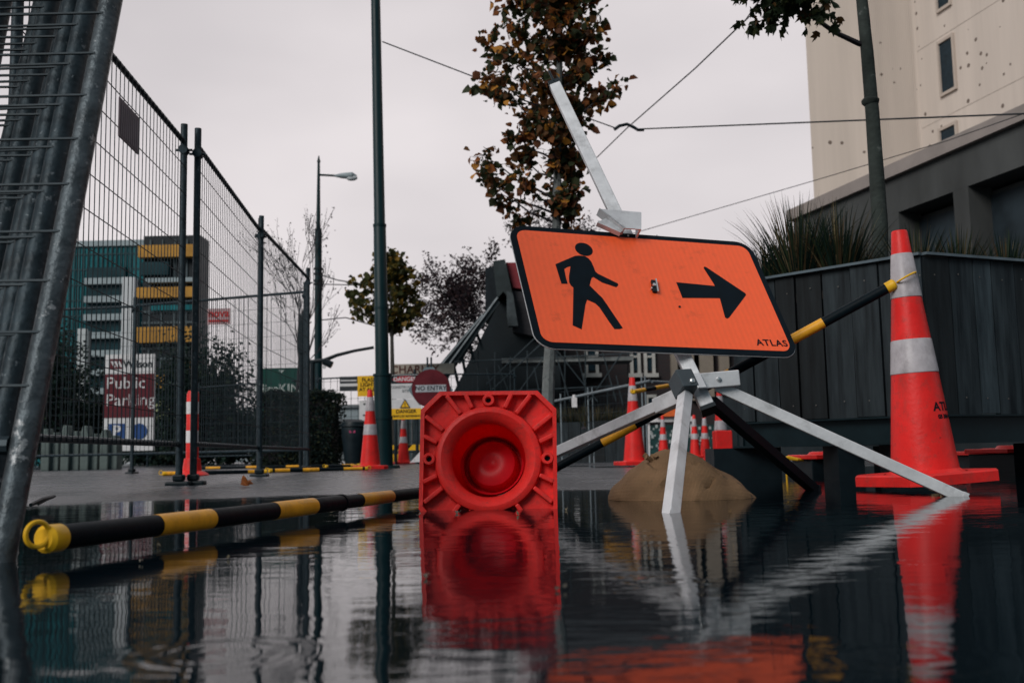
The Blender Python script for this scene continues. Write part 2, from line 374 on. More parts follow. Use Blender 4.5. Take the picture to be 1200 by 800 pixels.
# -- dark concrete podium with its big openings
PODC = mat('stained dark concrete', (.050, .053, .053), .85, var=.35, scale=.8, stretch=(1, 1, .35), bump=.3, bscale=3)
PODL = mat('pale parapet coping', (.24, .21, .195), .85, var=.15, scale=1)
PA = P(1200, 122, 17.5); PB = P(930, 248, 25); ztop = (PA.z+PB.z)/2
pd = (V((PA.x, PA.y, 0))-V((PB.x, PB.y, 0))).normalized(); PBb = V((PB.x, PB.y, 0)); pn = V((-pd.y, pd.x, 0)); pn = pn if pn.x > 0 else -pn
pod = thing('podium_building', 'low dark concrete podium with pale coping below the tower', 'building', (PB.x, PB.y, 0))
Lp = 20
def pbox(b, s0, s1, t0, t1, z0, z1):
    c = [PBb+pd*s+pn*t for s, t in ((s0, t0), (s1, t0), (s1, t1), (s0, t1))]
    return b.prism([(q.x, q.y) for q in c], z0, z1)
b = B(); pbox(b, 0, Lp, .55, 9, 0, ztop-1.1)                   # recessed back wall
pbox(b, 0, Lp, 0, 9, ztop-1.03, ztop-.28)                        # deep edge beam
pwall = finish(b, 'wall', PODC, pod)
b = B(); pbox(b, -.15, Lp, -.12, 9.1, ztop-.27, ztop); finish(b, 'coping', PODL, pod)
for s0, s1 in ((0, 4.1), (5.8, 6.22), (9.6, 10.0), (13.2, 13.7)):
    b = B(); pbox(b, s0, s1, .0, .549, 0, ztop-1.032); finish(b, 'column', PODC, pod)
DARKP = mat('dark recessed panel', (.018, .027, .034), .6, var=.4, scale=1.5)
for s0, s1 in ((4.1, 5.8), (6.22, 9.6), (10.0, 13.2)):
    b = B(); pbox(b, s0+.002, s1-.002, .50, .548, .3, ztop-1.2); sub(b, 'opening_panel', DARKP, pwall)
rw_ = thing('gap_backing_wall', 'low dark wall added to darken the gap under the timber planter', 'wall', PX(880, 18, 0))  # added wall, hides the bright tower foot so the planter gap stays dark
b = B(); b.box((PX(850, 18, 0).x, 18, -.02), (16, 18.3, 1.1)); finish(b, 'wall', mat('dark wall face', (.02, .026, .03), .8, var=.4, scale=2), rw_)
b = B(); b.box((PX(849, 18, 0).x, 17.95, 1.103), (16, 18.35, 1.18)); finish(b, 'coping', PODC, rw_)

# -- teal glass office block and yellow-banded block far left
TEAL = mat('teal curtain glass', (.012, .13, .15), .25, var=.45, scale=.5, stretch=(1, 1, .6))
TEALD = mat('dark teal glass', (.004, .028, .036), .3, var=.4, scale=.6)
BANDW = mat('pale spandrel', (.26, .31, .33), .6, var=.15, scale=2)
Y = 78.
xa = P(30, 400, Y).x; xb = P(168, 400, Y).x; ztp = P(120, 289, Y).z
of = thing('office_tower', 'teal glass office block with pale floor bands behind the fence', 'building', (xa, Y, 0))
b = B(); b.box((xa, Y, 0), (xb, Y+12, ztp)); ow = finish(b, 'wall', TEAL, of)
b = B(); b.box((xa-.2, Y-.2, ztp+.01), (xb+.1, Y+12, ztp+.45)); finish(b, 'roof', BANDW, of)
b = B(); xc = P(101, 400, Y).x; xd = P(147, 400, Y).x
b.box((xc, Y-.3, 0), (xd, Y-.005, P(120, 314, Y).z)); gl = finish(b, 'recessed_glazing', TEALD, of)
for v in (331, 352, 373, 394, 415, 437, 459):
    z = P(120, v, Y).z; b = B(); b.box((xc+.05, Y-.75, z-.24), (xd, Y-.31, z+.24)); finish(b, 'floor_band', BANDW, of)
b = B(); b.box((P(147, 400, Y).x, Y-.9, 0), (P(161, 400, Y).x, Y-.01, P(150, 327, Y).z)); finish(b, 'stair_shaft', mat('pale shaft', (.50, .52, .54), .7, var=.05), of)
b = B()
for i in range(26):
    x = xa + (xb-xa)*i/25
    b.box((x-.05, Y-.08, 0), (x+.05, Y-.006, ztp-.05))
for i in range(14):
    z = ztp*(i+.5)/14; b.box((xa, Y-.07, z-.05), (xb, Y-.012, z+.05))
sub(b, 'mullions', mat('dark mullion', (.01, .05, .06), .5), ow)
Y = 72.
xa = P(166, 400, Y).x; xb = P(233, 400, Y).x; ztp = P(200, 276, Y).z
GOLD = mat('ochre cladding panel', (.38, .19, .03), .55, var=.25, scale=1.0)
DKB = mat('dark cladding', (.007, .011, .015), .5, var=.4)
yb = thing('apartment_block', 'dark block with ochre yellow bands beside the teal tower', 'building', (xa, Y, 0))
b = B(); b.box((xa, Y, 0), (xb, Y+2.2, ztp)); yw = finish(b, 'wall', DKB, yb)
for (va, vb, ua, ub) in ((289, 303, 166, 232), (338, 350, 164, 231), (384, 402, 164, 231), (440, 455, 178, 196), (425, 436, 218, 226)):
    b = B(); b.box((P(ua, va, Y).x, Y-.7, P(200, vb, Y).z), (P(ub, va, Y).x, Y-.01, P(200, va, Y).z)); finish(b, 'balcony_band', GOLD, yb)
b = B(); b.box((P(174, 330, Y).x, Y-.6, P(200, 332, Y).z), (P(230, 330, Y).x, Y-.01, P(200, 327, Y).z)); finish(b, 'balcony_rail', BANDW, yb)
b = B(); b.box((P(178, 355, Y).x, Y-.3, P(200, 364, Y).z), (P(228, 355, Y).x, Y-.01, P(200, 358, Y).z)); finish(b, 'window_strip', TEAL, yb)
b = B(); b.box((P(166, 330, Y).x, Y-.5, P(200, 323, Y).z), (P(200, 330, Y).x, Y-.01, P(200, 308, Y).z)); finish(b, 'window_strip', TEALD, yb)
b = B(); b.box((P(184, 330, Y).x, Y-.4, P(200, 493, Y).z), (P(222, 330, Y).x, Y-.01, P(200, 470, Y).z)); finish(b, 'lit_panel', mat('pale olive panel', (.22, .24, .13), .7, var=.2), yb)
b = B()
for v in (365, 378, 408, 420, 462): b.box((xa, Y-.12, P(200, v, Y).z-.08), (xb, Y-.005, P(200, v, Y).z+.08))
for u in (176, 190, 205, 219): b.box((P(u, 330, Y).x-.06, Y-.1, 0), (P(u, 330, Y).x+.06, Y-.002, ztp-.3))
sub(b, 'cladding_joints', mat('grey joints', (.06, .08, .09), .6), yw)

# far pale blocks low on the skyline
def far_block(u0, u1, vt, Y, mt, label, seed):
    xa = P(u0, 400, Y).x; xb = P(u1, 400, Y).x; z = P((u0+u1)/2, vt, Y).z
    t = thing('distant_building', label, 'building', (xa, Y, 0))
    b = B(); b.box((xa, Y, 0), (xb, Y+8, z)); finish(b, 'wall', mt, t)
    b = B(); b.box((xa-.2, Y-.2, z+.003), (xb+.2, Y+8, z+.25)); finish(b, 'roof', mat('roof edge %d' % seed, (.12, .13, .14), .7), t)
    r = random.Random(seed); nx = max(2, int((xb-xa)/2.2)); nzz = max(1, int(z/2.8))
    for i in range(nx):
        for j in range(nzz):
            cx = xa+(xb-xa)*(i+.5)/nx; cz = z*(j+.55)/nzz
            b = B(); b.box((cx-.5, Y-.05, cz-.6), (cx+.5, Y-.004, cz+.6)); finish(b, 'window', GLASSD, t)
    return t
FB1 = mat('pale blue grey render', (.22, .26, .28), .8, var=.1, scale=1)
FB2 = mat('dull grey render', (.13, .15, .16), .8, var=.1, scale=1)
far_block(262, 300, 488, 70, FB1, 'low pale building behind the fence right of the dark tree', 3)
far_block(392, 432, 478, 75, FB1, 'distant pale building seen through the mesh left of the pole', 4)
far_block(392, 408, 497, 50, FB2, 'small grey building low behind the clipped hedge edge', 5)

# -- brick terrace behind the sign
BRICK = bpy.data.materials.new('dark red brick'); BRICK.use_nodes = True; nt = BRICK.node_tree
br = nt.nodes.new('ShaderNodeTexBrick'); br.inputs['Color1'].default_value = (.024, .012, .013, 1); br.inputs['Color2'].default_value = (.015, .011, .013, 1); br.inputs['Mortar'].default_value = (.016, .017, .019, 1)
br.inputs['Scale'].default_value = 1; br.inputs['Brick Width'].default_value = .23; br.inputs['Row Height'].default_value = .075; br.inputs['Mortar Size'].default_value = .008
tcc = nt.nodes.new('ShaderNodeTexCoord'); mpp = nt.nodes.new('ShaderNodeMapping'); mpp.inputs['Rotation'].default_value = (R(90), 0, 0)
nt.links.new(tcc.outputs['Object'], mpp.inputs[0]); nt.links.new(mpp.outputs[0], br.inputs[0]); nt.links.new(br.outputs[0], nt.nodes['Principled BSDF'].inputs['Base Color']); nt.nodes['Principled BSDF'].inputs['Roughness'].default_value = .85
Y = 30.
xa = P(646, 400, Y).x; xb = P(905, 400, Y).x; zt = P(780, 345, Y).z
bt = thing('brick_building', 'dark red brick terrace with white sash windows behind the sign', 'building', (xa, Y, 0))
b = B(); b.box((xa, Y, 0), (xb, Y+7, zt)); finish(b, 'wall', BRICK, bt)
b = B(); b.prism([(0, 0), (7.4, 0), (3.7, 2.0)], 0, xb-xa, Matrix.Translation((xa, Y-.2, zt+.003)) @ Matrix(((0, 0, 1, 0), (1, 0, 0, 0), (0, 1, 0, 0), (0, 0, 0, 1))))
bmr = b; finish(bmr, 'roof', mat('slate roof', (.03, .035, .04), .6, var=.3, scale=3), bt)
WOODW = mat('weathered white joinery', (.40, .39, .37), .6, var=.15, scale=4)
def sash(t, u0, u1, v0, v1, Y):
    x0 = P(u0, 400, Y).x; x1 = P(u1, 400, Y).x; z1 = P((u0+u1)/2, v0, Y).z; z0 = P((u0+u1)/2, v1, Y).z; f = .09
    b = B(); b.box((x0-f, Y-.1, z0-f), (x0, Y-.004, z1+f)); b.box((x1, Y-.1, z0-f), (x1+f, Y-.004, z1+f))
    b.box((x0, Y-.1, z1), (x1, Y-.004, z1+f)); b.box((x0, Y-.085, (z0+z1)/2-.03), (x1, Y-.006, (z0+z1)/2+.03))
    w_ = finish(b, 'window', WOODW, t)
    b = B(); b.box((x0, Y-.03, z0), (x1, Y-.008, z1)); sub(b, 'pane', GLASSD, w_)
    b = B(); b.box((x0-.16, Y-.2, z0-f-.12), (x1+.16, Y-.012, z0-f-.003)); sub(b, 'sill', WOODW, w_)
for q in ((741, 746, 402, 434), (757, 763, 402, 434), (757, 763, 466, 482), (688, 697, 402, 434)): sash(bt, *q, Y)
for (u, wd_) in ((812, .12), (822, .28), (788, .09), (846, .14)):
    x = P(u, 400, Y).x; b = B(); b.box((x-wd_, Y-.22, 1.6), (x+wd_, Y-.007, P(u, 375, Y).z)); finish(b, 'pilaster', mat('stone pilaster', (.20, .17, .14), .8, var=.1) if u == 812 else bpy.data.materials['stone pilaster'], bt)

# -- stepped building behind scaffolding
Y = 26.
sb = thing('gabled_building', 'dark stepped building wrapped in scaffolding left of the sign', 'building', (P(560, 530, Y).x, Y, 0))
def zx(u, v, Y=Y): q = P(u, v, Y); return (q.x, q.z)
def slabXZ(b, poly, y0, y1):
    M = Matrix(((1, 0, 0, 0), (0, 0, 1, 0), (0, 1, 0, 0), (0, 0, 0, 1))); return b.prism(poly, y0, y1, M)
b = B(); slabXZ(b, [zx(522, 560), zx(527, 468), zx(583, 358), zx(584, 352), zx(600, 352), zx(648, 352), zx(668, 560)], Y, Y+6); finish(b, 'wall', mat('sooty wall', (.009, .013, .016), .8, var=.4, scale=1), sb)
b = B(); slabXZ(b, [zx(568, 372), zx(568, 312), zx(573, 308), zx(583, 308), zx(584, 352), zx(578, 362)], Y+.5, Y+1.6); finish(b, 'chimney', DKB, sb)
b = B(); slabXZ(b, [zx(583, 353), zx(578, 310), zx(592, 308), zx(601, 350), zx(596, 352), zx(590, 345)], Y-.5, Y+1.4); finish(b, 'parapet_pier', mat('mossy grey render', (.028, .036, .038), .85, var=.35, scale=2), sb)
b = B(); slabXZ(b, [zx(601, 339), zx(593, 310), zx(606, 310), zx(640, 318), zx(650, 345)], Y-.3, Y+1.2); finish(b, 'red_parapet', mat('faded red render', (.20, .03, .038), .8, var=.2, scale=2), sb)
b = B(); slabXZ(b, [zx(601, 390), zx(595, 342), zx(640, 346), zx(655, 400)], Y-.25, Y-.01); finish(b, 'boarded_panel', mat('brown boards', (.032, .03, .034), .8, var=.3, scale=3, stretch=(1, 1, 6)), sb)
b = B(); slabXZ(b, [zx(594, 372), zx(594, 345), zx(601, 348), zx(607, 385), zx(596, 385)], Y-.6, Y-.26); finish(b, 'buttress', mat('grey rendered buttress', (.05, .06, .065), .85, var=.3), sb)
for (u0, v0, u1, v1) in ((519, 440, 583, 352), (513, 436, 566, 372)):
    b = B(); b.beam(P(u0, v0, Y-1.2), P(u1, v1, Y-1.2), .16, .10, V((0, 1, 0))); bm_ = finish(b, 'raking_beam', mat('dark raking beam', (.03, .04, .045), .6), sb)
    b = B(); n_ = V((0, -.1, .06)); b.beam(P(u0, v0, Y-1.2)+n_, P(u1, v1, Y-1.2)+n_, .03, .05, V((0, 1, 0))); sub(b, 'edge_strip', mat('grey edge strip', (.28, .31, .33), .5), bm_)
for (u0, v0, u1, v1) in ((521, 432, 530, 470), (530, 420, 538, 455), (539, 405, 546, 440), (548, 392, 556, 425), (556, 382, 566, 410), (522, 445, 545, 410), (538, 425, 560, 388), (551, 398, 572, 366)):
    b = B(); b.beam(P(u0, v0, Y-1.1), P(u1, v1, Y-.9), .07, .10, V((0, 1, 0))); finish(b, 'strut', bpy.data.materials['dark raking beam'], sb)
# scaffold, a thing of its own
sc = thing('scaffolding', 'grey tube scaffold frame with diagonal braces before the dark building', 'scaffolding', P(600, 540, 24.3))
SCF = mat('scaffold tube', (.035, .048, .056), .5, .2, var=.3, scale=5)
r_ = random.Random(5)
for u in (536, 560, 580, 598, 618, 640, 662, 686, 712, 736):
    top = 395 + r_.uniform(-10, 25) + (40 if u < 560 else 0); b = B(); yy = 24.3 if u % 4 else 25.2
    b.tube(P(u, 538, yy), P(u, top, yy), .016, n=6); finish(b, 'standard', SCF, sc)
for v in (418, 455, 490):
    b = B(); b.tube(P(532, v+6, 24.25), P(742, v-4, 24.25), .016, n=6); finish(b, 'ledger', SCF, sc)
b = B(); b.box((P(588, 420, 24.3).x, 24.3, P(640, 424, 24.3).z), (P(742, 420, 24.3).x, 25.3, P(640, 419, 24.3).z)); finish(b, 'deck_board', mat('scaffold plank', (.16, .17, .17), .8, var=.3), sc)
for (a1, a2, a3, a4) in ((570, 450, 628, 395), (575, 458, 650, 388), (570, 430, 578, 468), (584, 428, 600, 470), (626, 430, 634, 470), (650, 410, 668, 470), (672, 395, 690, 470), (722, 440, 730, 475), (690, 470, 730, 412), (640, 395, 700, 470), (600, 470, 640, 415), (706, 412, 722, 470)):
    b = B(); b.tube(P(a1, a2, 24.15), P(a3, a4, 24.15), .014, n=6); finish(b, 'brace', SCF, sc)

# ================================================================ TREES
def branch_path(b, p, d, l, r0, r1, n, wob, rr, bend=V((0, 0, .0)), sides=6):
    pts = [p]; dd = d.normalized()
    for i in range(n):
        dd = (dd + V((rr.gauss(0, wob), rr.gauss(0, wob), rr.gauss(0, wob))) + bend).normalized(); pts.append(pts[-1]+dd*l/n)
    b.path(pts, [r0+(r1-r0)*i/n for i in range(n+1)], sides); return pts
def pal(rr, wts):
    x = rr.random()*sum(w_ for w_, _ in wts)
    for w_, c in wts:
        x -= w_
        if x <= 0: k = rr.uniform(.7, 1.3); return tuple(q*k for q in c)
    return wts[-1][1]
AUT = [(50, (.034, .042, .020)), (24, (.13, .062, .026)), (16, (.26, .09, .028)), (9, (.50, .22, .04)), (12, (.18, .075, .04))]

def young_tree(label, base, path_px, Y, top_extra, reach, zlo, zhi, nl, leaf, pal_, seed, r0, leaf_n=5, mt=TRUNK, density=1., group=None, sides=8, up=.55, inner=.5):
    rr = random.Random(seed)
    t = thing('tree', label, 'tree', base, group)
    pts = [V(base)] + [P(u, v, Y) for u, v in path_px]
    if top_extra: pts.append(pts[-1] + V((0, 0, top_extra)))
    zt = pts[-1].z
    b = B(); b.path(pts, [r0*(1-.78*(q.z/zt)) for q in pts], sides)
    tr = finish(b, 'trunk', mt, t, smooth=True)
    def at_z(z):
        for a, c in zip(pts, pts[1:]):
            if a.z <= z <= c.z: return a.lerp(c, (z-a.z)/(c.z-a.z))
        return pts[-1]
    bb = B(); lv = Leaves()
    for i in range(nl):
        f = (i+.5)/nl; z = zlo + (zhi-zlo)*f; az = i*2.39996 + rr.uniform(-.3, .3)
        L_, R_ = reach(z); side = math.cos(az); rch = (R_ if side > 0 else L_)*rr.uniform(.72, 1.02)
        rch = rch*(.45+.55*abs(side)) if rr.random() < .6 else rch
        start = at_z(max(zlo-.25, z - rch*up)); end = at_z(z) + V((math.cos(az)*rch, math.sin(az)*rch*.9, rr.uniform(-.02, .12)))
        end.z = z + rr.uniform(-.08, .05)
        mid = start.lerp(end, .5) + V((0, 0, -rch*.06)); lr = r0*.24*(1-.5*f)
        ps = [start, start.lerp(mid, .6)+V((0, 0, rch*.02)), mid, mid.lerp(end, .55)+V((0, 0, rch*.03)), end]
        bb.path(ps, [lr, lr*.8, lr*.6, lr*.4, lr*.2], 5)
        inn = inner(z) if callable(inner) else inner
        for k in range(1, 5):
            q = ps[k]
            for _ in range(2 if k < 4 else 3):
                dd = V((rr.gauss(0, 1), rr.gauss(0, 1), rr.gauss(.2, .7))).normalized(); tl = rr.uniform(.12, .34)*max(.4, rch)
                tp = branch_path(bb, q, dd, tl, lr*.3, lr*.1, 3, .25, rr, sides=4)
                for s in tp[1:]:
                    for _ in range(leaf_n):
                        if rr.random() < density*(inn if k == 1 else (min(1, inn*1.6) if k == 2 else 1)):
                            lv.leaf(s + V((rr.gauss(0, 1), rr.gauss(0, 1), rr.gauss(0, 1)))*leaf*.55, leaf*rr.uniform(.4, 1.3), pal(rr, pal_), r=rr)
    fin = finish(bb, 'limbs', TWIG, t)
    lv.build('crown', LEAF, t); return t

# 1 main autumn tree above the sign
def reachA(z):
    v = 528 - (z-.15)*120
    tab = [(-140, 12, 12), (-60, 52, 34), (0, 88, 42), (50, 102, 56), (96, 116, 76), (112, 100, 26), (140, 52, 18), (160, 112, 16), (182, 118, 16), (200, 84, 30), (232, 70, 30), (258, 22, 6)]
    for (a, l1, r1), (c, l2, r2) in zip(tab, tab[1:]):
        if a <= v <= c: f = (v-a)/(c-a); return ((l1+(l2-l1)*f)/120, (r1+(r2-r1)*f)/120)
    return (.15, .12)
bs = PX(640, 10, GZ)
young_tree('slender street tree with brown and orange autumn leaves above the sign', bs, [(643, 440), (648, 350), (652, 265), (655, 120), (657, 0)], 10, .95, reachA, 2.5, 5.3, 60, .082, AUT, 11, .068, leaf_n=6, mt=TRUNKG, density=.74, inner=lambda z: .03+.5*max(0, min(1, (z-3.5)/.8)))
# 2 small round tree behind the green pole
def reachB(z):
    v = 530-(z-.15)*1200/22; tab = [(286, 6, 8), (308, 26, 24), (328, 46, 34), (345, 54, 38), (362, 44, 32), (374, 14, 12)]
    for (a, l1, r1), (c, l2, r2) in zip(tab, tab[1:]):
        if a <= v <= c: f = (v-a)/(c-a); return ((l1+(l2-l1)*f)*22/1200, (r1+(r2-r1)*f)*22/1200)
    return (.1, .1)
GRN = [(60, (.045, .05, .018)), (25, (.12, .09, .02)), (15, (.22, .13, .025))]
young_tree('small round street tree with yellow green leaves behind the tall pole', PX(461, 22, GZ), [(460, 440), (459, 380), (458, 320), (457, 292)], 22, 0, reachB, 3.0, 4.55, 38, .125, GRN, 4, .07, leaf_n=4, density=.55, inner=.3)

def bare_tree(label, base, h, spread, seed, depth=5, r0=.12, lean=0, leafy=0, leafc=None, tall=.3, name='bare_tree', size=.09, nkids=3, up=.10, thick=1.):
    rr = random.Random(seed); t = thing(name, label, 'tree', base)
    bt_ = B(); bb = B(); lv = Leaves()
    tp = branch_path(bt_, V(base), V((lean, 0, 1)), h*tall, r0, r0*.7, 4, .04, rr, sides=8)
    def grow(p, d, l, r, k):
        pts = branch_path(bb, p, d, l, r, r*.55, 3, .13, rr, bend=V((0, 0, up)), sides=5 if k > 2 else 3)
        if k == 0:
            for q in pts[1:]:
                for _ in range(leafy):
                    lv.leaf(q+V((rr.gauss(0, 1), rr.gauss(0, 1), rr.gauss(0, 1)))*size*.8, size*rr.uniform(.6, 1.3), pal(rr, leafc), shape='diamond', r=rr)
            return
        for i in range(nkids if k > 1 else nkids+1):
            a = rr.uniform(0, 6.28); sp = rr.uniform(.35, .8)*spread; o_ = d.orthogonal().normalized(); o2 = d.cross(o_)
            nd = (d + (o_*math.cos(a)+o2*math.sin(a))*sp).normalized()
            grow(pts[rr.choice((2, 3, 3, 1))], nd, l*rr.uniform(.62, .86), max(r*.55, .006*thick), k-1)
    for i in range(4):
        a = i*1.6+rr.random(); grow(tp[-1 if i else -2], V((math.cos(a)*spread*.7, math.sin(a)*spread*.7, 1)).normalized(), h*.25, r0*.6, depth)
    finish(bt_, 'trunk', TWIG, t, smooth=True)
    finish(bb, 'limbs', TWIG, t, normals=False)
    if leafy: lv.build('crown', LEAF, t)
    return t
PLUM = [(60, (.035, .024, .03)), (30, (.06, .035, .035)), (10, (.02, .025, .025))]
bare_tree('wide spreading winter tree with few dark leaves behind the gabled building', PX(626, 36, GZ), 9.9, .9, 21, depth=5, r0=.2, leafy=6, leafc=PLUM, size=.12, nkids=3, tall=.22, up=.09, thick=1.5)
bare_tree('thin leafless sapling seen through the mesh above the green banner', PX(341, 19, GZ), 4.3, .5, 8, depth=3, r0=.035, tall=.45, leafy=1, leafc=[(1, (.03, .03, .02))], size=.05)

def bush(name, label, cat, cent, rad, n, leaf, pal_, seed, base=None, shape=None, group=None, trunk=True):
    rr = random.Random(seed); t = thing(name, label, cat, base or V((cent.x, cent.y, GZ)), group)
    lv = Leaves(); cl_ = []
    nc = max(14, n//70)
    while len(cl_) < nc:
        d = V((rr.gauss(0, 1), rr.gauss(0, 1), rr.gauss(0, 1))).normalized()*rr.uniform(.35, 1)
        cl_.append(V((cent.x+d.x*rad[0], cent.y+d.y*rad[1], cent.z+d.z*rad[2])))
    b = B()
    for c in cl_:
        if trunk: b.path([V(t['org']), V(t['org']).lerp(c, .5)+V((0, 0, .1)), c], [.05, .03, .01], 4)
        s = min(rad)*rr.uniform(.2, .36)
        for _ in range(n//nc):
            q = c + V((rr.gauss(0, 1), rr.gauss(0, 1), rr.gauss(0, .8)))*s
            if q.z < .03: continue
            lv.leaf(q, leaf*rr.uniform(.6, 1.3), pal(rr, pal_), shape='diamond', r=rr)
    if trunk: finish(b, 'trunk', TWIG, t)
    lv.build('crown', LEAF, t); return t
DG = [(60, (.010, .024, .022)), (30, (.02, .04, .03)), (10, (.035, .05, .03))]
bush('evergreen_tree', 'dark evergreen tree sloping down behind the mesh right of the ochre block', 'tree', P(236, 475, 32), (1.5, 1.2, 2.0), 8500, .16, DG, 31)
bush('evergreen_tree', 'low dark evergreen mass below the ochre block', 'tree', P(268, 512, 33), (1.4, 1.2, .95), 4200, .15, DG, 32)
bush('evergreen_tree', 'tall dark tree beside the leaning fence stack at far left', 'tree', P(60, 465, 34), (1.15, 1.2, 2.3), 7000, .16, DG, 33)
bush('shrub', 'dark shrub behind the red public parking sign', 'shrub', P(190, 525, 34), (1.5, .8, 1.0), 3500, .15, DG, 34)
bush('shrub', 'dark shrub right of the white column and left of the parking sign', 'shrub', P(110, 500, 36), (.9, .8, 1.3), 3500, .15, DG, 35)
# clipped hedge: box of leaves
def hedge(label, u0, u1, vt, Y, dpt, seed):
    rr = random.Random(seed); a = PX(u0, Y, GZ); c = PX(u1, Y, GZ); z = P((u0+u1)/2, vt, Y).z
    t = thing('hedge', label, 'hedge', a); lv = Leaves()
    b = B(); b.box((a.x+.12, Y+.12, GZ), (c.x-.12, Y+dpt-.12, z-.14)); finish(b, 'stems', TWIG, t)
    for _ in range(9000):
        f = rr.random(); 
        if f < .55: q = V((rr.uniform(a.x, c.x), Y+abs(rr.gauss(0, .05)), rr.uniform(.02, z)))
        elif f < .8: q = V((rr.uniform(a.x, c.x), rr.uniform(Y, Y+dpt), z-abs(rr.gauss(0, .05))))
        else: q = V((c.x-abs(rr.gauss(0, .06)) if rr.random() < .5 else a.x+abs(rr.gauss(0, .06)), rr.uniform(Y, Y+dpt), rr.uniform(.02, z)))
        q += V((1, 1, 1))*.09*noise.noise(q*2.2)*1.2
        lv.leaf(q, rr.uniform(.035, .075), pal(rr, [(70, (.012, .024, .022)), (20, (.025, .035, .022)), (10, (.045, .05, .025))]), shape='diamond', r=rr)
    lv.build('foliage', LEAF, t)
hedge('dark clipped hedge block below the green banner', 298, 391, 459, 17, 1.3, 41)

# 3 trunk and branch on the right, rising from the planter
rr = random.Random(99); TB = PX(1032, 5.6, .85)
rt = thing('tree', 'thick mossy street tree with drooping lobed leaves growing from the planter', 'tree', TB)
b = B(); tp = [TB]+[P(u, v, 5.6) for u, v in ((1031, 262), (1027, 200), (1022, 130), (1016, 60), (1010, 0), (1004, -70), (1000, -170), (998, -300))]
b.path(tp, [.046, .044, .041, .038, .035, .032, .028, .02, .008], 12)
tk = finish(b, 'trunk', mat('mossy bark', (.028, .035, .032), .85, var=.45, scale=9, bump=.7, bscale=35, speck=((.09, .10, .095), 9, .62)), rt, smooth=True)
b = B(); kn = P(1020, 119, 5.6); b.lathe([(.038, -.02), (.048, -.008), (.050, .006), (.037, .02)], 12, M=Matrix.Translation(kn)); sub(b, 'knot', bpy.data.materials['mossy bark'], tk, smooth=True)
bb = B(); lv = Leaves(); lim = [[(1008, 52), (978, 38), (950, 18), (928, -4), (905, -34)], [(1004, -12), (985, -50), (960, -90), (935, -130)], [(1002, -20), (1035, -60), (1070, -100), (1090, -140)], [(1000, -90), (960, -160), (930, -200)], [(1000, -100), (1040, -180), (1080, -220)], [(1005, -15), (1030, -40), (1050, -50)], [(940, 4), (915, -6), (885, -16), (855, -30)]]
MAP = [(60, (.022, .035, .018)), (25, (.045, .055, .02)), (15, (.09, .05, .02))]
for li, l in enumerate(lim):
    ps = [P(u, v, 5.6+(.12*(i) if li % 2 else -.1*i)) for i, (u, v) in enumerate(l)]
    bb.path(ps, [.017*(1-.75*i/(len(ps)-1)) for i in range(len(ps))], 6)
    for i in range(len(ps)*5):
        f = rr.uniform(.35 if li else .62, 1)*(len(ps)-1); k = min(int(f), len(ps)-2); q = ps[k].lerp(ps[k+1], f-k)
        tw_ = branch_path(bb, q, V((rr.gauss(0, 1), rr.gauss(0, 1), rr.gauss(-.1, .6))), rr.uniform(.08, .26), .004, .0015, 3, .2, rr, sides=4)
        for s in tw_[1:]:
            for _ in range(3): lv.leaf(s+V((rr.gauss(0, 1), rr.gauss(0, 1), rr.gauss(0, 1)))*.03, rr.uniform(.045, .075), pal(rr, MAP), droop=1.3, shape='maple', r=rr)
finish(bb, 'limbs', TWIG, rt, normals=False); lv.build('crown', LEAF, rt)

# ================================================================ TIMBER PLANTERS
WOOD = bpy.data.materials.new('dark stained timber'); WOOD.use_nodes = True; nt = WOOD.node_tree; N = nt.nodes; L = nt.links
tcx = N.new('ShaderNodeTexCoord'); mpp = N.new('ShaderNodeMapping'); mpp.inputs['Scale'].default_value = (14, 14, 1.2); L.new(tcx.outputs['Object'], mpp.inputs[0])
n1 = N.new('ShaderNodeTexNoise'); n1.inputs['Scale'].default_value = 1.6; n1.inputs['Detail'].default_value = 8; n1.inputs['Roughness'].default_value = .65; L.new(mpp.outputs[0], n1.inputs[0])
rp = N.new('ShaderNodeValToRGB'); rp.color_ramp.elements[0].color = (.0015, .004, .006, 1); rp.color_ramp.elements[1].color = (.025, .035, .040, 1); rp.color_ramp.elements[0].position = .33; rp.color_ramp.elements[1].position = .72
L.new(n1.outputs[0], rp.inputs[0]); at = N.new('ShaderNodeAttribute'); at.attribute_name = 'col'
mm = N.new('ShaderNodeMix'); mm.data_type = 'RGBA'; mm.blend_type = 'MULTIPLY'; mm.inputs[0].default_value = 1; L.new(rp.outputs[0], mm.inputs[6]); L.new(at.outputs[0], mm.inputs[7])
L.new(mm.outputs[2], N['Principled BSDF'].inputs['Base Color']); N['Principled BSDF'].inputs['Roughness'].default_value = .6; N['Principled BSDF'].inputs['Specular IOR Level'].default_value = .22
bpn = N.new('ShaderNodeBump'); bpn.inputs['Strength'].default_value = .35; bpn.inputs['Distance'].default_value = .004; L.new(n1.outputs[0], bpn.inputs['Height']); L.new(bpn.outputs[0], N['Principled BSDF'].inputs['Normal'])

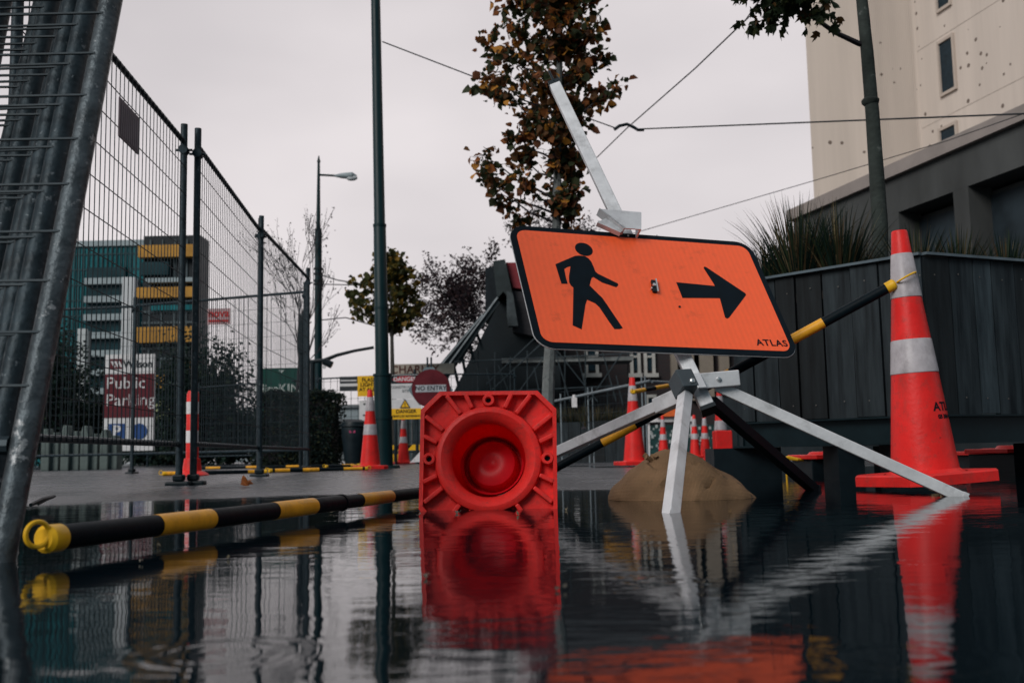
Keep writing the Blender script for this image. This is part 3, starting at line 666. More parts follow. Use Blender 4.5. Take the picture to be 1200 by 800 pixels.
def boards(parent, A, C, z0, z1, wd, seed, ztop2=None, name='board_wall', depth=.03):
    """vertical boards between two plan points; each board its own tone"""
    r = random.Random(seed); A = V(A); C = V(C); d = C-A; Lg = d.length; d.normalize(); n_ = V((d.y, -d.x, 0)); cols = []
    b = B(); s = 0; q = []
    while s < Lg-.02:
        w_ = min(wd*r.uniform(.82, 1.15), Lg-s); off = r.uniform(-.004, .008)
        f = (s+w_/2)/Lg; zt = z1 if ztop2 is None else z1+(ztop2-z1)*f
        a = A+d*(s+.004); e = A+d*(s+w_-.004)
        pts = [a+n_*off, e+n_*off, e-n_*depth, a-n_*depth]
        b.prism([(p_.x, p_.y) for p_ in pts], z0+r.uniform(0, .006), zt+r.uniform(-.004, .003)); k = r.choice((.4, .6, .8, 1, 1.3, 1.9)); q += [k]*6; s += w_
    org = V(parent['org']); me = bpy.data.meshes.new(name); bmesh.ops.recalc_face_normals(b.bm, faces=b.bm.faces); bmesh.ops.translate(b.bm, verts=b.bm.verts, vec=-org); b.bm.to_mesh(me); b.bm.free()
    a_ = me.attributes.new('col', 'FLOAT_COLOR', 'FACE'); a_.data.foreach_set('color', [x for k in q for x in (k, k, k*1.03, 1)])
    me.materials.append(WOOD); o = bpy.data.objects.new(name, me); scene.collection.objects.link(o); o.parent = parent; return o
# main planter
K = V((P(1080, 300, 4.5).x, 4.5, 0)); KZ = P(1080, 292, 4.5).z
Lf = P(857, 345, 5.24); Lf = V((Lf.x, Lf.y, 0)); Rt = P(1290, 312, 4.95); Rt = V((Rt.x, Rt.y, 0)); RtZ = KZ
Bk = Lf + (Rt-K)*1.2
pln = thing('timber_planter', 'long dark timber planter box standing on feet behind the tall cone', 'planter', (K.x, K.y, 0))
zb = .285
w1 = boards(pln, Lf, K, zb, KZ-.03, .135, 1); w2 = boards(pln, K, Rt, zb, KZ-.03, .135, 2)
boards(pln, Bk, Lf, zb, KZ-.03, .14, 3)
b = B()
for A_, C_ in ((Lf, K), (K, Rt), (Bk, Lf)):
    d_ = (C_-A_).normalized(); n_ = V((d_.y, -d_.x, 0))
    b.beam(A_+n_*.005+V((0, 0, KZ-.022)), C_+n_*.005+V((0, 0, KZ-.022)), .05, .012)
finish(b, 'rim', mat('wet steel rim', (.10, .13, .15), .35, .3), pln)
b = B()
for A_, C_ in ((Lf, K), (K, Rt), (Bk, Lf)):
    d_ = (C_-A_).normalized(); n_ = V((d_.y, -d_.x, 0))
    b.beam(A_-n_*.02+V((0, 0, .222)), C_-n_*.02+V((0, 0, .222)), .05, .11)
    b.beam(A_-n_*.0+V((0, 0, .163)), C_-n_*.0+V((0, 0, .163)), .09, .008); b.beam(A_-n_*.0+V((0, 0, .281)), C_-n_*.0+V((0, 0, .281)), .09, .008)
finish(b, 'skid_frame', mat('dark steel skid', (.007, .016, .020), .35, .3, var=.3), pln)
b = B(); rq = random.Random(4)
for A_, C_ in ((Lf, K), (K, Rt)):
    d_ = (C_-A_).normalized(); n_ = V((d_.y, -d_.x, 0)); l_ = (C_-A_).length; s_ = .06
    while s_ < l_:
        for zz_ in (.36, KZ-.11): q = A_+d_*(s_+rq.uniform(-.01, .01))+n_*.007+V((0, 0, zz_+rq.uniform(-.008, .008))); b.tube(q, q+n_*.002, .0035, n=8)
        s_ += .135
finish(b, 'nail_heads', mat('rusty nail', (.10, .095, .09), .6, .3), pln)
b = B(); cc = [Lf.lerp(K, .02), K, Rt, Bk+(Rt-K)]; ctr = (Lf+K+Rt)/3
b.prism([(q.x+(ctr.x-q.x)*.03, q.y+(ctr.y-q.y)*.03) for q in (Lf, K, Rt, Bk)], .17, .2); finish(b, 'floor_plate', BLACKM, pln)
b = B(); b.prism([(q.x+(ctr.x-q.x)*.03, q.y+(ctr.y-q.y)*.03) for q in (Lf, K, Rt, Bk)], KZ-.16, KZ-.12); finish(b, 'soil', mat('dark soil', (.02, .017, .015), .9, var=.4), pln)
for f, wd_ in ((.06, .34), (.62, .12), (.95, .2)):
    q = Lf.lerp(K, f); b = B(); b.box((q.x-wd_/2, q.y+.02, -.04), (q.x+wd_/2, q.y+.26, .158)); finish(b, 'foot', BLACKM, pln)
q = K.lerp(Rt, .93); b = B(); b.box((q.x-.1, q.y+.05, -.04), (q.x+.1, q.y+.3, .158)); finish(b, 'foot', BLACKM, pln)

bk1 = (Bk-Lf).normalized()  # dark beams added at the rear to keep the gap beneath the planter dark
for (f0_, f1_, dd_) in ((0, .30, .9), (.72, 1.0, .9)):
    b = B(); a_ = Lf.lerp(K, f0_)+bk1*dd_; c_ = Lf.lerp(K, f1_)+bk1*dd_; b.beam(a_+V((0, 0, .06)), c_+V((0, 0, .06)), .08, .19); finish(b, 'gap_dark_beam', BLACKM, pln)
b = B(); b.beam(K+bk1*.9+V((.02, 0, .06)), Rt+bk1*.9+V((0, 0, .06)), .08, .19); finish(b, 'gap_dark_beam', BLACKM, pln)
# spiky tussocks
def tussock(label, base, n, ln, seed, spread=1.0, thick=.012, group='spiky tussocks in the long planter', cols=None):
    rr = random.Random(seed); t = thing('flax_plant', label, 'plant', base, group)
    v = []; f = []; c = []
    for i in range(n):
        a = rr.uniform(0, 6.283); el = rr.betavariate(1.6, 2.2)*1.25*spread; l = ln*rr.uniform(.45, 1.08); hd = V((math.cos(a), math.sin(a), 0)); sd_ = V((-hd.y, hd.x, 0))
        p = V(base)+hd*rr.uniform(0, .07); ang = el*.55; pts = []; seg = 6; tw = rr.uniform(-.4, .4)
        for k in range(seg+1):
            pts.append(p.copy()); dirv = hd*math.sin(ang)+V((0, 0, math.cos(ang))); p = p+dirv*l/seg; ang += el*.16*(k+1)/seg*1.4
        i0 = len(v); w_ = thick*rr.uniform(.6, 1.2)
        for k, q in enumerate(pts):
            ww = w_*(1-(k/seg)**1.6)*(.6 if k == 0 else 1)+.0006; s2 = (sd_*math.cos(tw)+V((0, 0, 1))*math.sin(tw)); v += [q-s2*ww/2, q+s2*ww/2]
        col = pal(rr, cols or [(55, (.010, .022, .017)), (25, (.03, .045, .022)), (14, (.08, .055, .03)), (6, (.16, .13, .07))])
        for k in range(seg): f.append((i0+2*k, i0+2*k+1, i0+2*k+3, i0+2*k+2)); c.append(col)
    me = bpy.data.meshes.new('blades'); o_ = V(base); me.from_pydata([tuple(q-o_) for q in v], [], f)
    at_ = me.attributes.new('col', 'FLOAT_COLOR', 'FACE'); at_.data.foreach_set('color', [x for q in c for x in (*q, 1)])
    me.materials.append(LEAF); o = bpy.data.objects.new('blades', me); scene.collection.objects.link(o); o.parent = t
    b = B(); b.lathe([(.001, 0), (.07, 0), (.05, .06), (.001, .09)], 10, M=Matrix.Translation(V(base)-V((0, 0, .03)))); finish(b, 'root_clump', TWIG, t)
    return t
zt_ = KZ-.13
tus = [((905, 5.55), 420, .42, 'spiky flax tussock overhanging behind the right end of the orange sign'),
       ((938, 5.45), 620, .60, 'tallest spiky flax tussock between the orange sign and the tree trunk'),
       ((985, 5.35), 600, .54, 'bushy spiky tussock left of the mossy tree trunk'),
       ((1018, 5.9), 380, .44, 'spiky tussock directly behind the mossy tree trunk'),
       ((1075, 5.3), 380, .40, 'spiky tussock behind the top of the tall cone'),
       ((1125, 5.3), 380, .38, 'spiky tussock right of the tall cone top'),
       ((1180, 5.4), 380, .38, 'spiky tussock at the right end of the planter')]
for i, ((u, Y), n, l, lab) in enumerate(tus): tussock(lab, PX(u, Y, zt_), n, l, 60+i)

# low timber planter further back, with its rail fence
A_ = PX(560, 16.5, 0); C_ = PX(757, 15.8, 0); A_.z = C_.z = 0
pl2 = thing('timber_planter', 'low dark timber planter in the background left of the tall background cone', 'planter', A_)
boards(pl2, A_, C_, .0, .63, .2, 7); boards(pl2, C_, C_+V((.3, 2.5, 0)), .0, .63, .2, 8)
b = B(); b.prism([(A_.x, A_.y+.05), (C_.x-.02, C_.y+.05), (C_.x+.25, C_.y+2.4), (A_.x, A_.y+2.5)], .5, .56); finish(b, 'soil', bpy.data.materials['dark soil'], pl2)
GRS = [(50, (.035, .042, .025)), (30, (.07, .06, .035)), (20, (.11, .085, .045))]
for i, u in enumerate((640, 655, 670, 685, 700, 715, 732, 748)):
    tussock('brown grass tussock number %s along the low background planter' % ('one two three four five six seven eight'.split()[i]), PX(u, 16.1+.2*(i % 3), .55), 130, .38, 80+i, group='brown grass tussocks in the low planter', cols=GRS, thick=.016)
# rail barrier fence standing just before it
fr = thing('rail_fence', 'low galvanised rail fence in front of the low background planter', 'fence', PX(650, 14.5, GZ))
b = B(); b.tube(P(640, 472, 14.5), P(762, 446, 12.6), .018); b.tube(P(764, 447, 12.6), P(800, 449, 13), .018); finish(b, 'top_rail', mat('pale galvanised rail', (.17, .20, .22), .4, .3), fr)
for u, v, Y in ((657, 468, 14.3), (689, 461, 13.8), (694, 461, 13.7), (752, 449, 12.8), (756, 448, 12.7)):
    b = B(); q = P(u, v, Y); b.tube(V((q.x, q.y, GZ)), q+V((0, 0, .08)), .011); finish(b, 'post', bpy.data.materials['pale galvanised rail'], fr)
b = B(); q0 = P(657, 468, 14.3); q1 = P(752, 449, 12.8)
for i in range(28):
    q = q0.lerp(q1, i/27); b.beam(V((q.x, q.y, GZ+.12)), V((q.x, q.y, q.z)), .005, .005)
for k in range(9):
    z = .12+k*.11; b.beam(V((q0.x, q0.y, z)), V((q1.x, q1.y, z)), .005, .005)
finish(b, 'wire_mesh', WIRE, fr)
b = B(); q = P(673, 471, 13.8); b.box((q.x-.035, q.y-.03, q.z-.07), (q.x+.035, q.y+.02, q.z+.06)); b.tube(q+V((0, -.005, .06)), q+V((0, -.005, .10)), .022); tag(finish(b, 'lantern', WHITE, loc=q), 'small white lantern box hanging on the background rail fence', 'lantern')

# ================================================================ TEMPORARY FENCES
def fence_proto(name, label, Lg, H, hs, vs, r_post, r_rail, rw, group, feet=True):
    t = thing(name, label, 'fence panel', (0, 0, 0), group)
    for i, x in enumerate((0, Lg)):
        b = B(); b.tube((x, 0, 0), (x, 0, H), r_post, n=12); finish(b, 'post', STEEL if r_post > .02 else STEELD, t, smooth=True)
        if feet:
            b = B(); b.box((x-.05, -.07, -.01), (x+.05, .07, .02)); b.box((x-.032, -.032, .021), (x+.032, .032, .06)); finish(b, 'foot_block', BLACKM, t, bevel=.01)
    for z in (.235, H-.11):
        b = B(); b.tube((r_post, 0, z), (Lg-r_post, 0, z), r_rail, n=10); finish(b, 'rail', STEELD, t, smooth=True)
    b = B(); n = int(Lg/vs)
    for i in range(1, n):
        x = Lg*i/n; b.beam((x, -r_rail, .225), (x, -r_rail, H-.105), rw, rw)
    z = .235+hs
    while z < H-.13:
        b.beam((0, -r_rail-rw, z), (Lg, -r_rail-rw, z), rw, rw); z += hs
    finish(b, 'wire_mesh', WIRE, t)
    for x in (0, Lg):
        b = B(); b.tube((x-.03, 0, H-.16), (x+.03, 0, H-.16), r_post*1.35, n=10); b.tube((x, -.05, H-.16), (x, .05, H-.16), .008, n=6); finish(b, 'clamp', STEELD, t)
    return t
def fplace(o, A, C, z=GZ, lean=0):
    A = V(A); C = V(C); d = V((C.x-A.x, C.y-A.y, 0)).normalized(); yv = V((-d.y, d.x, 0)); zv = V((0, 0, 1))
    M = Matrix((d, yv, zv)).transposed().to_4x4(); M.translation = V((A.x, A.y, z)); o.matrix_basis = M
GF = 'galvanised mesh fence panels along the left side'
f0 = fence_proto('fence_panel', 'nearest mesh fence panel carrying a dark notice, left of the paired posts', 2.4, 2.16, .165, .062, .021, .016, .0036, GF)
row = [((-1.80, 3.62), (-1.955, 5.98)), ((-1.90, 6.10), (-2.085, 8.26)), ((-2.075, 8.40), (-2.165, 10.75))]
labs = ['', 'second mesh fence panel from the camera, between the paired posts and the next post', 'third mesh fence panel in the left row, ending at the leaning end post']
for i, (a, c) in enumerate(row):
    o = f0 if i == 0 else copy_tree(f0)
    fplace(o, a, c, .012)
    if i: o['label'] = labs[i]
# panels across the back at about 12 m
xr = [P(-60, 400, 12.7).x, P(155, 400, 12.5).x, P(356, 400, 11.7).x]
for i, (a, c, lab) in enumerate((((xr[0], 12.9), (xr[1]-.03, 12.55), 'cross mesh panel behind the nearest fence, in front of the parking sign'), ((xr[1]+.03, 12.5), (xr[2], 11.7), 'cross mesh panel behind the fence row, carrying the small red notice'))):
    o = copy_tree(f0); o['label'] = lab; o['group'] = 'cross fence panels at the left'; fplace(o, a, c)
FF = 'mesh fence panels at the back of the site'
us = [(232, 25), (300, 24), (372, 23), (487, 22.2), (605, 22.8)]
fl = ['far mesh panel left of the green banner', 'far mesh panel carrying the green banner', 'far mesh panel between the hedge and the tall green pole', 'far mesh panel behind the danger signs and no entry sign']
for i in range(4):
    a = PX(us[i][0], us[i][1], 0); c = PX(us[i+1][0], us[i+1][1], 0); Lg = (V((a.x, a.y, 0))-V((c.x, c.y, 0))).length
    o = fence_proto('fence_panel', fl[i], Lg, 2.02, .2, .13, .018, .018, .007, FF) if i in (0,) else copy_tree(o0)
    if i == 0: o0 = o; L0 = Lg
    o['label'] = fl[i]; fplace(o, a, c)
    if i: o.matrix_basis = o.matrix_basis @ Matrix.Diagonal((Lg/L0, 1, 1, 1))

# leaning stack on the far left: the proto is a finer, heavier panel
SG = 'mesh fence panels leaning in a stack at far left'
s0 = fence_proto('fence_panel', 'front panel of the leaning fence stack, its thick scuffed edge tube at right toned lighter as lit', 2.4, 2.2, .096, .21, .021, .016, .0038, SG, feet=False)
SCUFF_LIT = mat('lit worn grey steel tube', (.052, .064, .072), .45, .5, var=.5, scale=22, bump=.35, bscale=70, speck=((.22, .23, .24), 30, .60))  # scuffed steel, base colour lightened for the light the front tube catches
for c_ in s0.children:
    if c_.name.startswith('post') and c_.data.vertices[0].co.x > 1: c_.data.materials[0] = SCUFF_LIT
stk = [(-.800, 1.60, .30, 0.0), (-.868, 1.66, .30, -.006), (-.905, 1.70, .29, -.012), (-.955, 1.75, .29, .006), (-1.005, 1.80, .285, -.01), (-1.07, 1.85, .28, .012), (-1.14, 1.91, .27, -.03), (-1.20, 1.97, .26, -.055)]
sl_ = ['', 'second panel from the front of the leaning fence stack', 'third panel from the front of the leaning fence stack', 'fourth panel from the front of the leaning fence stack', 'fifth panel from the front of the leaning fence stack', 'sixth panel from the front of the leaning fence stack', 'seventh panel of the leaning fence stack, sky showing through', 'rearmost panel of the leaning fence stack at the left edge']
for i, (x, y, ln, tw) in enumerate(stk):
    o = s0 if i == 0 else copy_tree(s0)
    if i:
        o['label'] = sl_[i]
        for c_ in o.children:
            if c_.data.materials[0] == SCUFF_LIT and i > 0: c_.data = c_.data.copy(); c_.data.materials[0] = STEEL
    M = Matrix.Translation((x, y, -.045 + .004*i)) @ Matrix.Rotation(tw+.022, 4, 'Y') @ Matrix.Rotation(-math.atan(ln), 4, 'X') @ Matrix.Rotation(R(-2), 4, 'Z') @ Matrix.Translation((-2.4, 0, 0))
    o.matrix_basis = M

# white concrete foot under the first fence end, at the left edge
q = P(4, 540, 3.55); b = B(); b.box((q.x-.13, 3.42, -.04), (q.x+.035, 3.62, .17)); o = finish(b, 'concrete_block', mat('pale chipped concrete', (.42, .41, .41), .85, var=.25, scale=14, bump=.5), loc=V((q.x, 3.5, 0)), bevel=.012)
tag(o, 'pale chipped concrete block behind the leaning tubes at left edge', 'block')
# dark notice wired on fence A
a0, a1 = V((row[0][0][0], row[0][0][1], 0)), V((row[0][1][0], row[0][1][1], 0)); fa = (a1-a0).normalized(); fn = V((fa.y, -fa.x, 0))
def on_fence(u, v):
    d = ray(u, v); t = (a0-V((0, 0, CH))).dot(fn)/d.dot(fn); return V((0, 0, CH))+d*t
qa, qb, qc, qd = on_fence(133, 113), on_fence(156, 136), on_fence(157, 180), on_fence(135, 163)
nt_ = thing('notice_board', 'dark weathered notice wired to the nearest fence panel', 'notice', qd)
ux = (V((qb.x, qb.y, 0))-V((qa.x, qa.y, 0))).normalized(); wd_ = (V((qb.x, qb.y, 0))-V((qa.x, qa.y, 0))).length
zc = (qa.z+qc.z)/2; ctr = (qa+qb+qc+qd)/4; Mf = frame(ctr+fn*(.022 if fn.x > 0 else -.022), ux, V((0, 0, 1)))
hh_ = abs(qa.z-qd.z+qb.z-qc.z)/2
b = B(); b.box((-wd_/2, -hh_/2, -.003), (wd_/2, hh_/2, .003), Mf); bd = finish(b, 'board', mat('weathered purple notice', (.10, .075, .09), .6, var=.4, scale=20), nt_)
b = B()
for i in range(9): b.box((-wd_*.42+wd_*.1*i, -hh_*.42, .0035), (-wd_*.42+wd_*.1*i+wd_*.04, hh_*.36, .005), Mf)
sub(b, 'faded_print', mat('faded print', (.22, .19, .21), .7), bd)
# small red notice on the cross fence
c0 = P(258, 371, 12.02); nv = thing('notice_board', 'small pink notice with red letters on the cross fence', 'notice', c0)
b = B(); b.box((c0.x-.14, c0.y-.06, c0.z-.10), (c0.x+.14, c0.y-.05, c0.z+.09)); pt_ = finish(b, 'board', mat('pale pink sheet', (.42, .27, .28), .6), nv)
RDP = mat('red print', (.42, .03, .03), .6)
text_on('nova', .13, frame(c0+V((0, -.063, .03)), (1, 0, 0), (0, 0, 1)), RDP, pt_, bold=.003)
b = B(); b.box((c0.x-.12, c0.y-.064, c0.z-.07), (c0.x+.12, c0.y-.061, c0.z-.045)); sub(b, 'printed_line', RDP, pt_)

# ================================================================ TRAFFIC CONES
def cone_parts(t, profile=None, fresh=False, feet=True, hh=.9):
    RM = REDB if fresh else REDC; N_ = 56
    r0, r1 = .113, .027; zb = .05
    def rad(z): return r0+(r1-r0)*(z-zb)/(hh-zb)
    b = B()      # sleeve: outer wall, top lip, inner wall
    prof = [(.142, .030), (.134, .036), (.124, .042), (r0, zb)]
    prof += [(rad(z), z) for z in (.2, .4, .6, .8, hh-.004)] + [(r1-.002, hh), (r1-.010, hh), (r1-.011, hh-.01)]
    inner = [(rad(z)-.008, z) for z in (.8, .6, .42)]
    inner += [(rad(.3)-.008, .30), (rad(.2)-.007, .2), (rad(.1)-.006, .1), (.104, .05), (.103, .034)]
    b.lathe(prof+inner, N_, closed=False); slv = finish(b, 'sleeve', RM, t, smooth=True)
    RF = REDF if fresh else RM
    b = B(); b.lathe([(.1028, .036), (.1035, .028), (.110, .016), (.122, .004), (.131, -.001), (.139, .0), (.146, .004), (.1495, .012), (.150, .024)], N_); finish(b, 'socket_ring', RF, t, smooth=True)
    if fresh: b = B(); b.lathe([(rad(.17)-.006, .17), (.0865, .18), (.085, .212), (.076, .214), (.0725, .185), (.066, .174), (.045, .166), (.024, .165), (.012, .170), (.0001, .171)], 48); b.xf(Matrix.Translation((.004, -.006, .19)) @ Matrix.Rotation(R(-9), 4, 'X') @ Matrix.Rotation(R(6), 4, 'Y') @ Matrix.Translation((0, 0, -.19))); sub(b, 'inner_stop', CRIM, slv, smooth=True)
    hw = .19; ch = .052
    def octa(h_, c_): return [(-h_, -h_+c_), (-h_+c_, -h_), (h_-c_, -h_), (h_, -h_+c_), (h_, h_-c_), (h_-c_, h_), (-h_+c_, h_), (-h_, h_-c_)]
    # plate with hole: ring between octagon and circle
    b = B(); n = 64; outer = []
    O = octa(hw, ch)
    def hit(a, O):
        dx, dy = math.cos(a), math.sin(a); best = 9
        for i in range(8):
            x0, y0 = O[i]; x1, y1 = O[(i+1) % 8]; ex, ey = x1-x0, y1-y0; den = dx*ey-dy*ex
            if abs(den) < 1e-9: continue
            t_ = (x0*ey-y0*ex)/den; s_ = (x0*dy-y0*dx)/den
            if t_ > 0 and -1e-6 <= s_ <= 1+1e-6: best = min(best, t_)
        return best
    angs = sorted([2*math.pi*i/n for i in range(n)] + [math.atan2(y, x) % (2*math.pi) for x, y in O]); angs = [a for i, a in enumerate(angs) if i == 0 or a-angs[i-1] > 1e-3]
    def ring(fr_, z): return [b.bm.verts.new((math.cos(a)*fr_(a), math.sin(a)*fr_(a), z)) for a in angs]
    O2 = octa(hw-.011, ch-.004)
    A = ring(lambda a: hit(a, O), .034); Bq = ring(lambda a: hit(a, O), .001); C = ring(lambda a: hit(a, O2), .0); D = ring(lambda a: hit(a, O2), .029); E_ = ring(lambda a: .149, .029); G = ring(lambda a: .138, .038)
    A2 = ring(lambda a: hit(a, O)-.006, .040)
    seq = [G, A2, A, Bq, C, D, E_]
    for p_, q_ in zip(seq, seq[1:]):
        for k in range(len(angs)): b.bm.faces.new((p_[k], p_[(k+1) % len(angs)], q_[(k+1) % len(angs)], q_[k]))
    base = finish(b, 'base', RF, t, smooth=True)
    # underside ribs, bosses
    def rib(ax, ay, bx, by, w_=.0125): b = B(); b.beam(V((ax, ay, .0135)), V((bx, by, .0135)), w_, .031); finish(b, 'rib', RF, t, bevel=.003)
    for sx in (-1, 1):
        for sy in (-1, 1):
            rib(sx*.064, sy*.180, sx*.046, sy*.142); rib(sx*.118, sy*.178, sx*.078, sy*.126)
            rib(sx*.180, sy*.064, sx*.142, sy*.046); rib(sx*.176, sy*.120, sx*.126, sy*.080)
    for (x, y) in ((0, .164), (0, -.164), (.164, 0), (-.164, 0)):
        b = B(); b.lathe([(.008, .022), (.008, -.001), (.0095, -.003), (.0155, -.003), (.0175, .0), (.0175, .029)], 20, M=Matrix.Translation((x, y, 0))); bo = finish(b, 'boss', RF, t, smooth=True)
        b = B(); b.lathe([(.0078, .016), (.0001, .016)], 16, M=Matrix.Translation((x, y, 0))); sub(b, 'boss_hole', BLACKM, bo)
    for z0, z1 in ((.655, .815), (.385, .505)):
        z0 *= hh/.9; z1 *= hh/.9
        b = B(); b.lathe([(rad(z0)+.0004, z0), (rad(z0)+.002, z0+.002), (rad(z1)+.002, z1-.002), (rad(z1)+.0004, z1)], N_); finish(b, 'reflective_band', REFL, t, smooth=True)
    return rad
cp = thing('traffic_cone', 'tall orange red cone with two grey bands holding the striped bar at right', 'traffic cone', (0, 0, 0), 'orange red traffic cones')
rad = cone_parts(cp)
def on_cone(b, a0, z0, rad, off=.0026):
    for vtx in b.bm.verts:
        x, y, zz = vtx.co; z = z0+y; r = rad(z)+off+zz; a = a0+x/rad(z0); vtx.co = V((math.cos(a)*r, math.sin(a)*r, z))
bigM = Matrix.Translation((P(1084, 540, 3.62).x, 3.62, .02)) @ Matrix.Rotation(R(-2.6), 4, 'Y') @ Matrix.Rotation(R(20), 4, 'Z')
proto = cp
def cone_at(M, label, sc=1., src=None):
    o = copy_tree(src or proto); o['label'] = label; o.matrix_basis = M @ Matrix.Scale(sc, 4); return o
def upright(u, Y, rot, z=GZ+.005): q = PX(u, Y, z); return Matrix.Translation(q) @ Matrix.Rotation(R(rot), 4, 'Z')
cone_at(upright(434, 11.7, 12), 'orange red cone standing at the foot of the tall green pole')
cone_at(upright(473, 19.5, 30), 'small looking distant cone below the yellow danger sign')
cone_at(upright(744, 10.6, 8), 'tall background cone with a thin striped bar tied to it, left of the sandbag')
cone_at(upright(778, 19.5, 8), 'slim distant cone seen just left of the front tripod leg', .9)
cone_at(upright(815, 19.5, 18), 'distant cone seen just right of the front tripod leg', .9)
cone_at(upright(827, 20.0, 5), 'distant cone close beside another, nearer the planter', .93)
cone_at(upright(846, 13.0, 14), 'cone partly hidden behind the planter corner beside a red base plate')
q = P(849, 526, 12.2); t = thing('barrier_foot', 'red plastic block base standing beside the planter corner', 'barrier foot', V((q.x, q.y, GZ)))
b = B(); b.box((q.x-.1, 12.2, q.z), (q.x+.1, 12.4, q.z+.22)); finish(b, 'body', REDC, t, bevel=.012)
b = B(); b.box((q.x-.2, 12.16, GZ), (q.x+.06, 12.44, q.z-.003)); finish(b, 'base', REDC, t, bevel=.01)
# lying cone in the foreground
lo_ = V((P(572, 537, 2.85).x, 2.85, P(572, 537, 2.85).z))
dirv = V((.03, 1, -.14)).normalized(); xv = V((1, 0, 0)); xv = (xv-dirv*xv.dot(dirv)).normalized(); yv = dirv.cross(xv)
Ml = Matrix((xv, yv, dirv)).transposed().to_4x4(); Ml.translation = lo_
ly = thing('traffic_cone', 'bright red cone toppled in the puddle with its square ribbed base facing the camera', 'traffic cone', (0, 0, 0), 'orange red traffic cones')
cone_parts(ly, fresh=True, hh=.86); ly.matrix_basis = Ml @ Matrix.Rotation(R(1.0), 4, 'Z')
# lettering on the tall cone only
sleeve = [c for c in cp.children if c.name.startswith('sleeve')][0]
aface = R(-90-20)           # local angle that faces the camera
for (txt, z0, sz, da) in (('ATLAS', .262, .042, 10), ('03 384 42', .228, .019, 18)):
    tb = text_builder(txt, sz, .0, align='LEFT', bold=.0011); on_cone(tb, aface+R(da), z0, rad, .001); o = sub(tb, 'lettering', BLACK, sleeve, normals=False)
cp.matrix_basis = bigM
# tubular delineator by the paired fence posts
q = PX(225, 9.3, GZ); dl = thing('delineator_post', 'slim red and white banded post behind the paired fence posts', 'bollard', q)
b = B(); b.lathe([(.14, 0), (.15, .01), (.13, .03), (.085, .05), (.07, .16), (.0001, .17)], 20, M=Matrix.Translation(q)); finish(b, 'base', REDC, dl, smooth=True)
b = B(); b.lathe([(.056, .1), (.055, .74), (.04, .77), (.0001, .775)], 20, M=Matrix.Translation(q)); finish(b, 'tube', REDC, dl, smooth=True)
for z0 in (.30, .56):
    b = B(); b.lathe([(.0575, z0), (.0575, z0+.11)], 20, M=Matrix.Translation(q)); finish(b, 'reflective_band', WHITE, dl, smooth=True)

# loose red base plates near the planter
def base_plate(label, u, Y, z, rot, w_=.34, blk=True):
    q = PX(u, Y, z); t = thing('rubber_base', label, 'base plate', q)
    M = Matrix.Translation(q) @ Matrix.Rotation(R(rot), 4, 'Z'); h_ = w_/2; c_ = .05
    b = B(); b.prism([(-h_, -h_+c_), (-h_+c_, -h_), (h_-c_, -h_), (h_, -h_+c_), (h_, h_-c_), (h_-c_, h_), (-h_+c_, h_), (-h_, h_-c_)], .0, .026, M); b.lathe([(.1, .026), (.085, .042), (.07, .045), (.066, .02)], 24, M=M); finish(b, 'plate', REDC, t, bevel=.004)
    b = B(); b.box((-h_*.82, -h_*.82, -z-.04), (h_*.82, h_*.82, -.002), M); finish(b, 'block', BLACKM, t, bevel=.006)
    return t
base_plate('red base plate seen under the planter between the right tripod legs', 966, 6.3, .085, 8, .36)
base_plate('red base plate at the right edge behind the tall cone', 1188, 6.0, .10, 20, .42)
base_plate('red base plate lying close behind the tall cone foot', 1165, 7.2, .08, 5, .5)
b = B(); q = PX(925, 6.2, .085); b.path([q+V((-.05, 0, 0)), q+V((0, .02, .01)), q+V((.05, 0, 0)), q+V((.09, .02, -.005))], [.012, .014, .01, .008], 8); b.tube(q+V((-.02, 0, -.12)), q+V((-.02, 0, 0)), .006)
tag(finish(b, 'bar_end_hook', YELB, loc=q, smooth=True), 'small yellow plastic hook beside the red base plate under the planter', 'hook')

# ================================================================ STRIPED CONE BARS
def bar(name, label, A, C, r, segs, group=None, ring=(True, True), jt=.5, cat='barrier bar', ringr=None, steel_end=False):
    """segs: list of (t0, t1) yellow sleeves along the bar"""
    A = V(A); C = V(C); t = thing(name, label, cat, A, group); d = C-A
    b = B(); b.tube(A, A+d*jt, r*1.0, n=20); b.tube(A+d*jt, C, r*.90, n=20); finish(b, 'tube', BARK_, t, smooth=True)
    b = B(); b.tube(A+d*(jt-.003), A+d*(jt+.003), r*1.12, n=20); finish(b, 'collar', BARK_, t, smooth=True)
    for (t0, t1) in segs:
        rr_ = r*1.03 if t0 <= jt else r*.94
        b = B(); b.tube(A+d*t0, A+d*t1, rr_, n=20); finish(b, 'yellow_band', YEL, t, smooth=True)
    dn = d.normalized()
    for i, (E0, sg) in enumerate(((A, -1), (C, 1))):
        if not ring[i]: continue
        k = r if i == 0 else r*.9
        b = B(); b.path([E0-dn*sg*k*1.3, E0-dn*sg*k*1.2, E0+dn*sg*k*.3, E0+dn*sg*k*.6], [k*1.03, k*1.1, k*1.1, k*.8], 20); cp_ = finish(b, 'end_cap', YELB, t, smooth=True)
        rg = ringr or k*1.7; cen = E0+dn*sg*(k*.9+rg) if (steel_end or ring == (True, False)) else E0+dn*sg*k*1.3+V((0, 0, k*.45)); side = dn.cross(V((0, 0, 1))).normalized(); upv = side.cross(dn)
        if i in RINGFLAT: upv = side
        if not (steel_end or ring == (True, False)): rg = k*.95; dn_ = (dn*.9+side*.35).normalized(); upv = V((0, 0, 1))
        else: dn_ = dn
        pts = [cen+dn_*math.cos(a)*rg+upv*math.sin(a)*rg for a in [2*math.pi*j/28 for j in range(29)]]
        b = B(); b.path(pts, k*.19, 8, cap=False); sub(b, 'ring_loop', YELB, cp_, smooth=True)
    return t
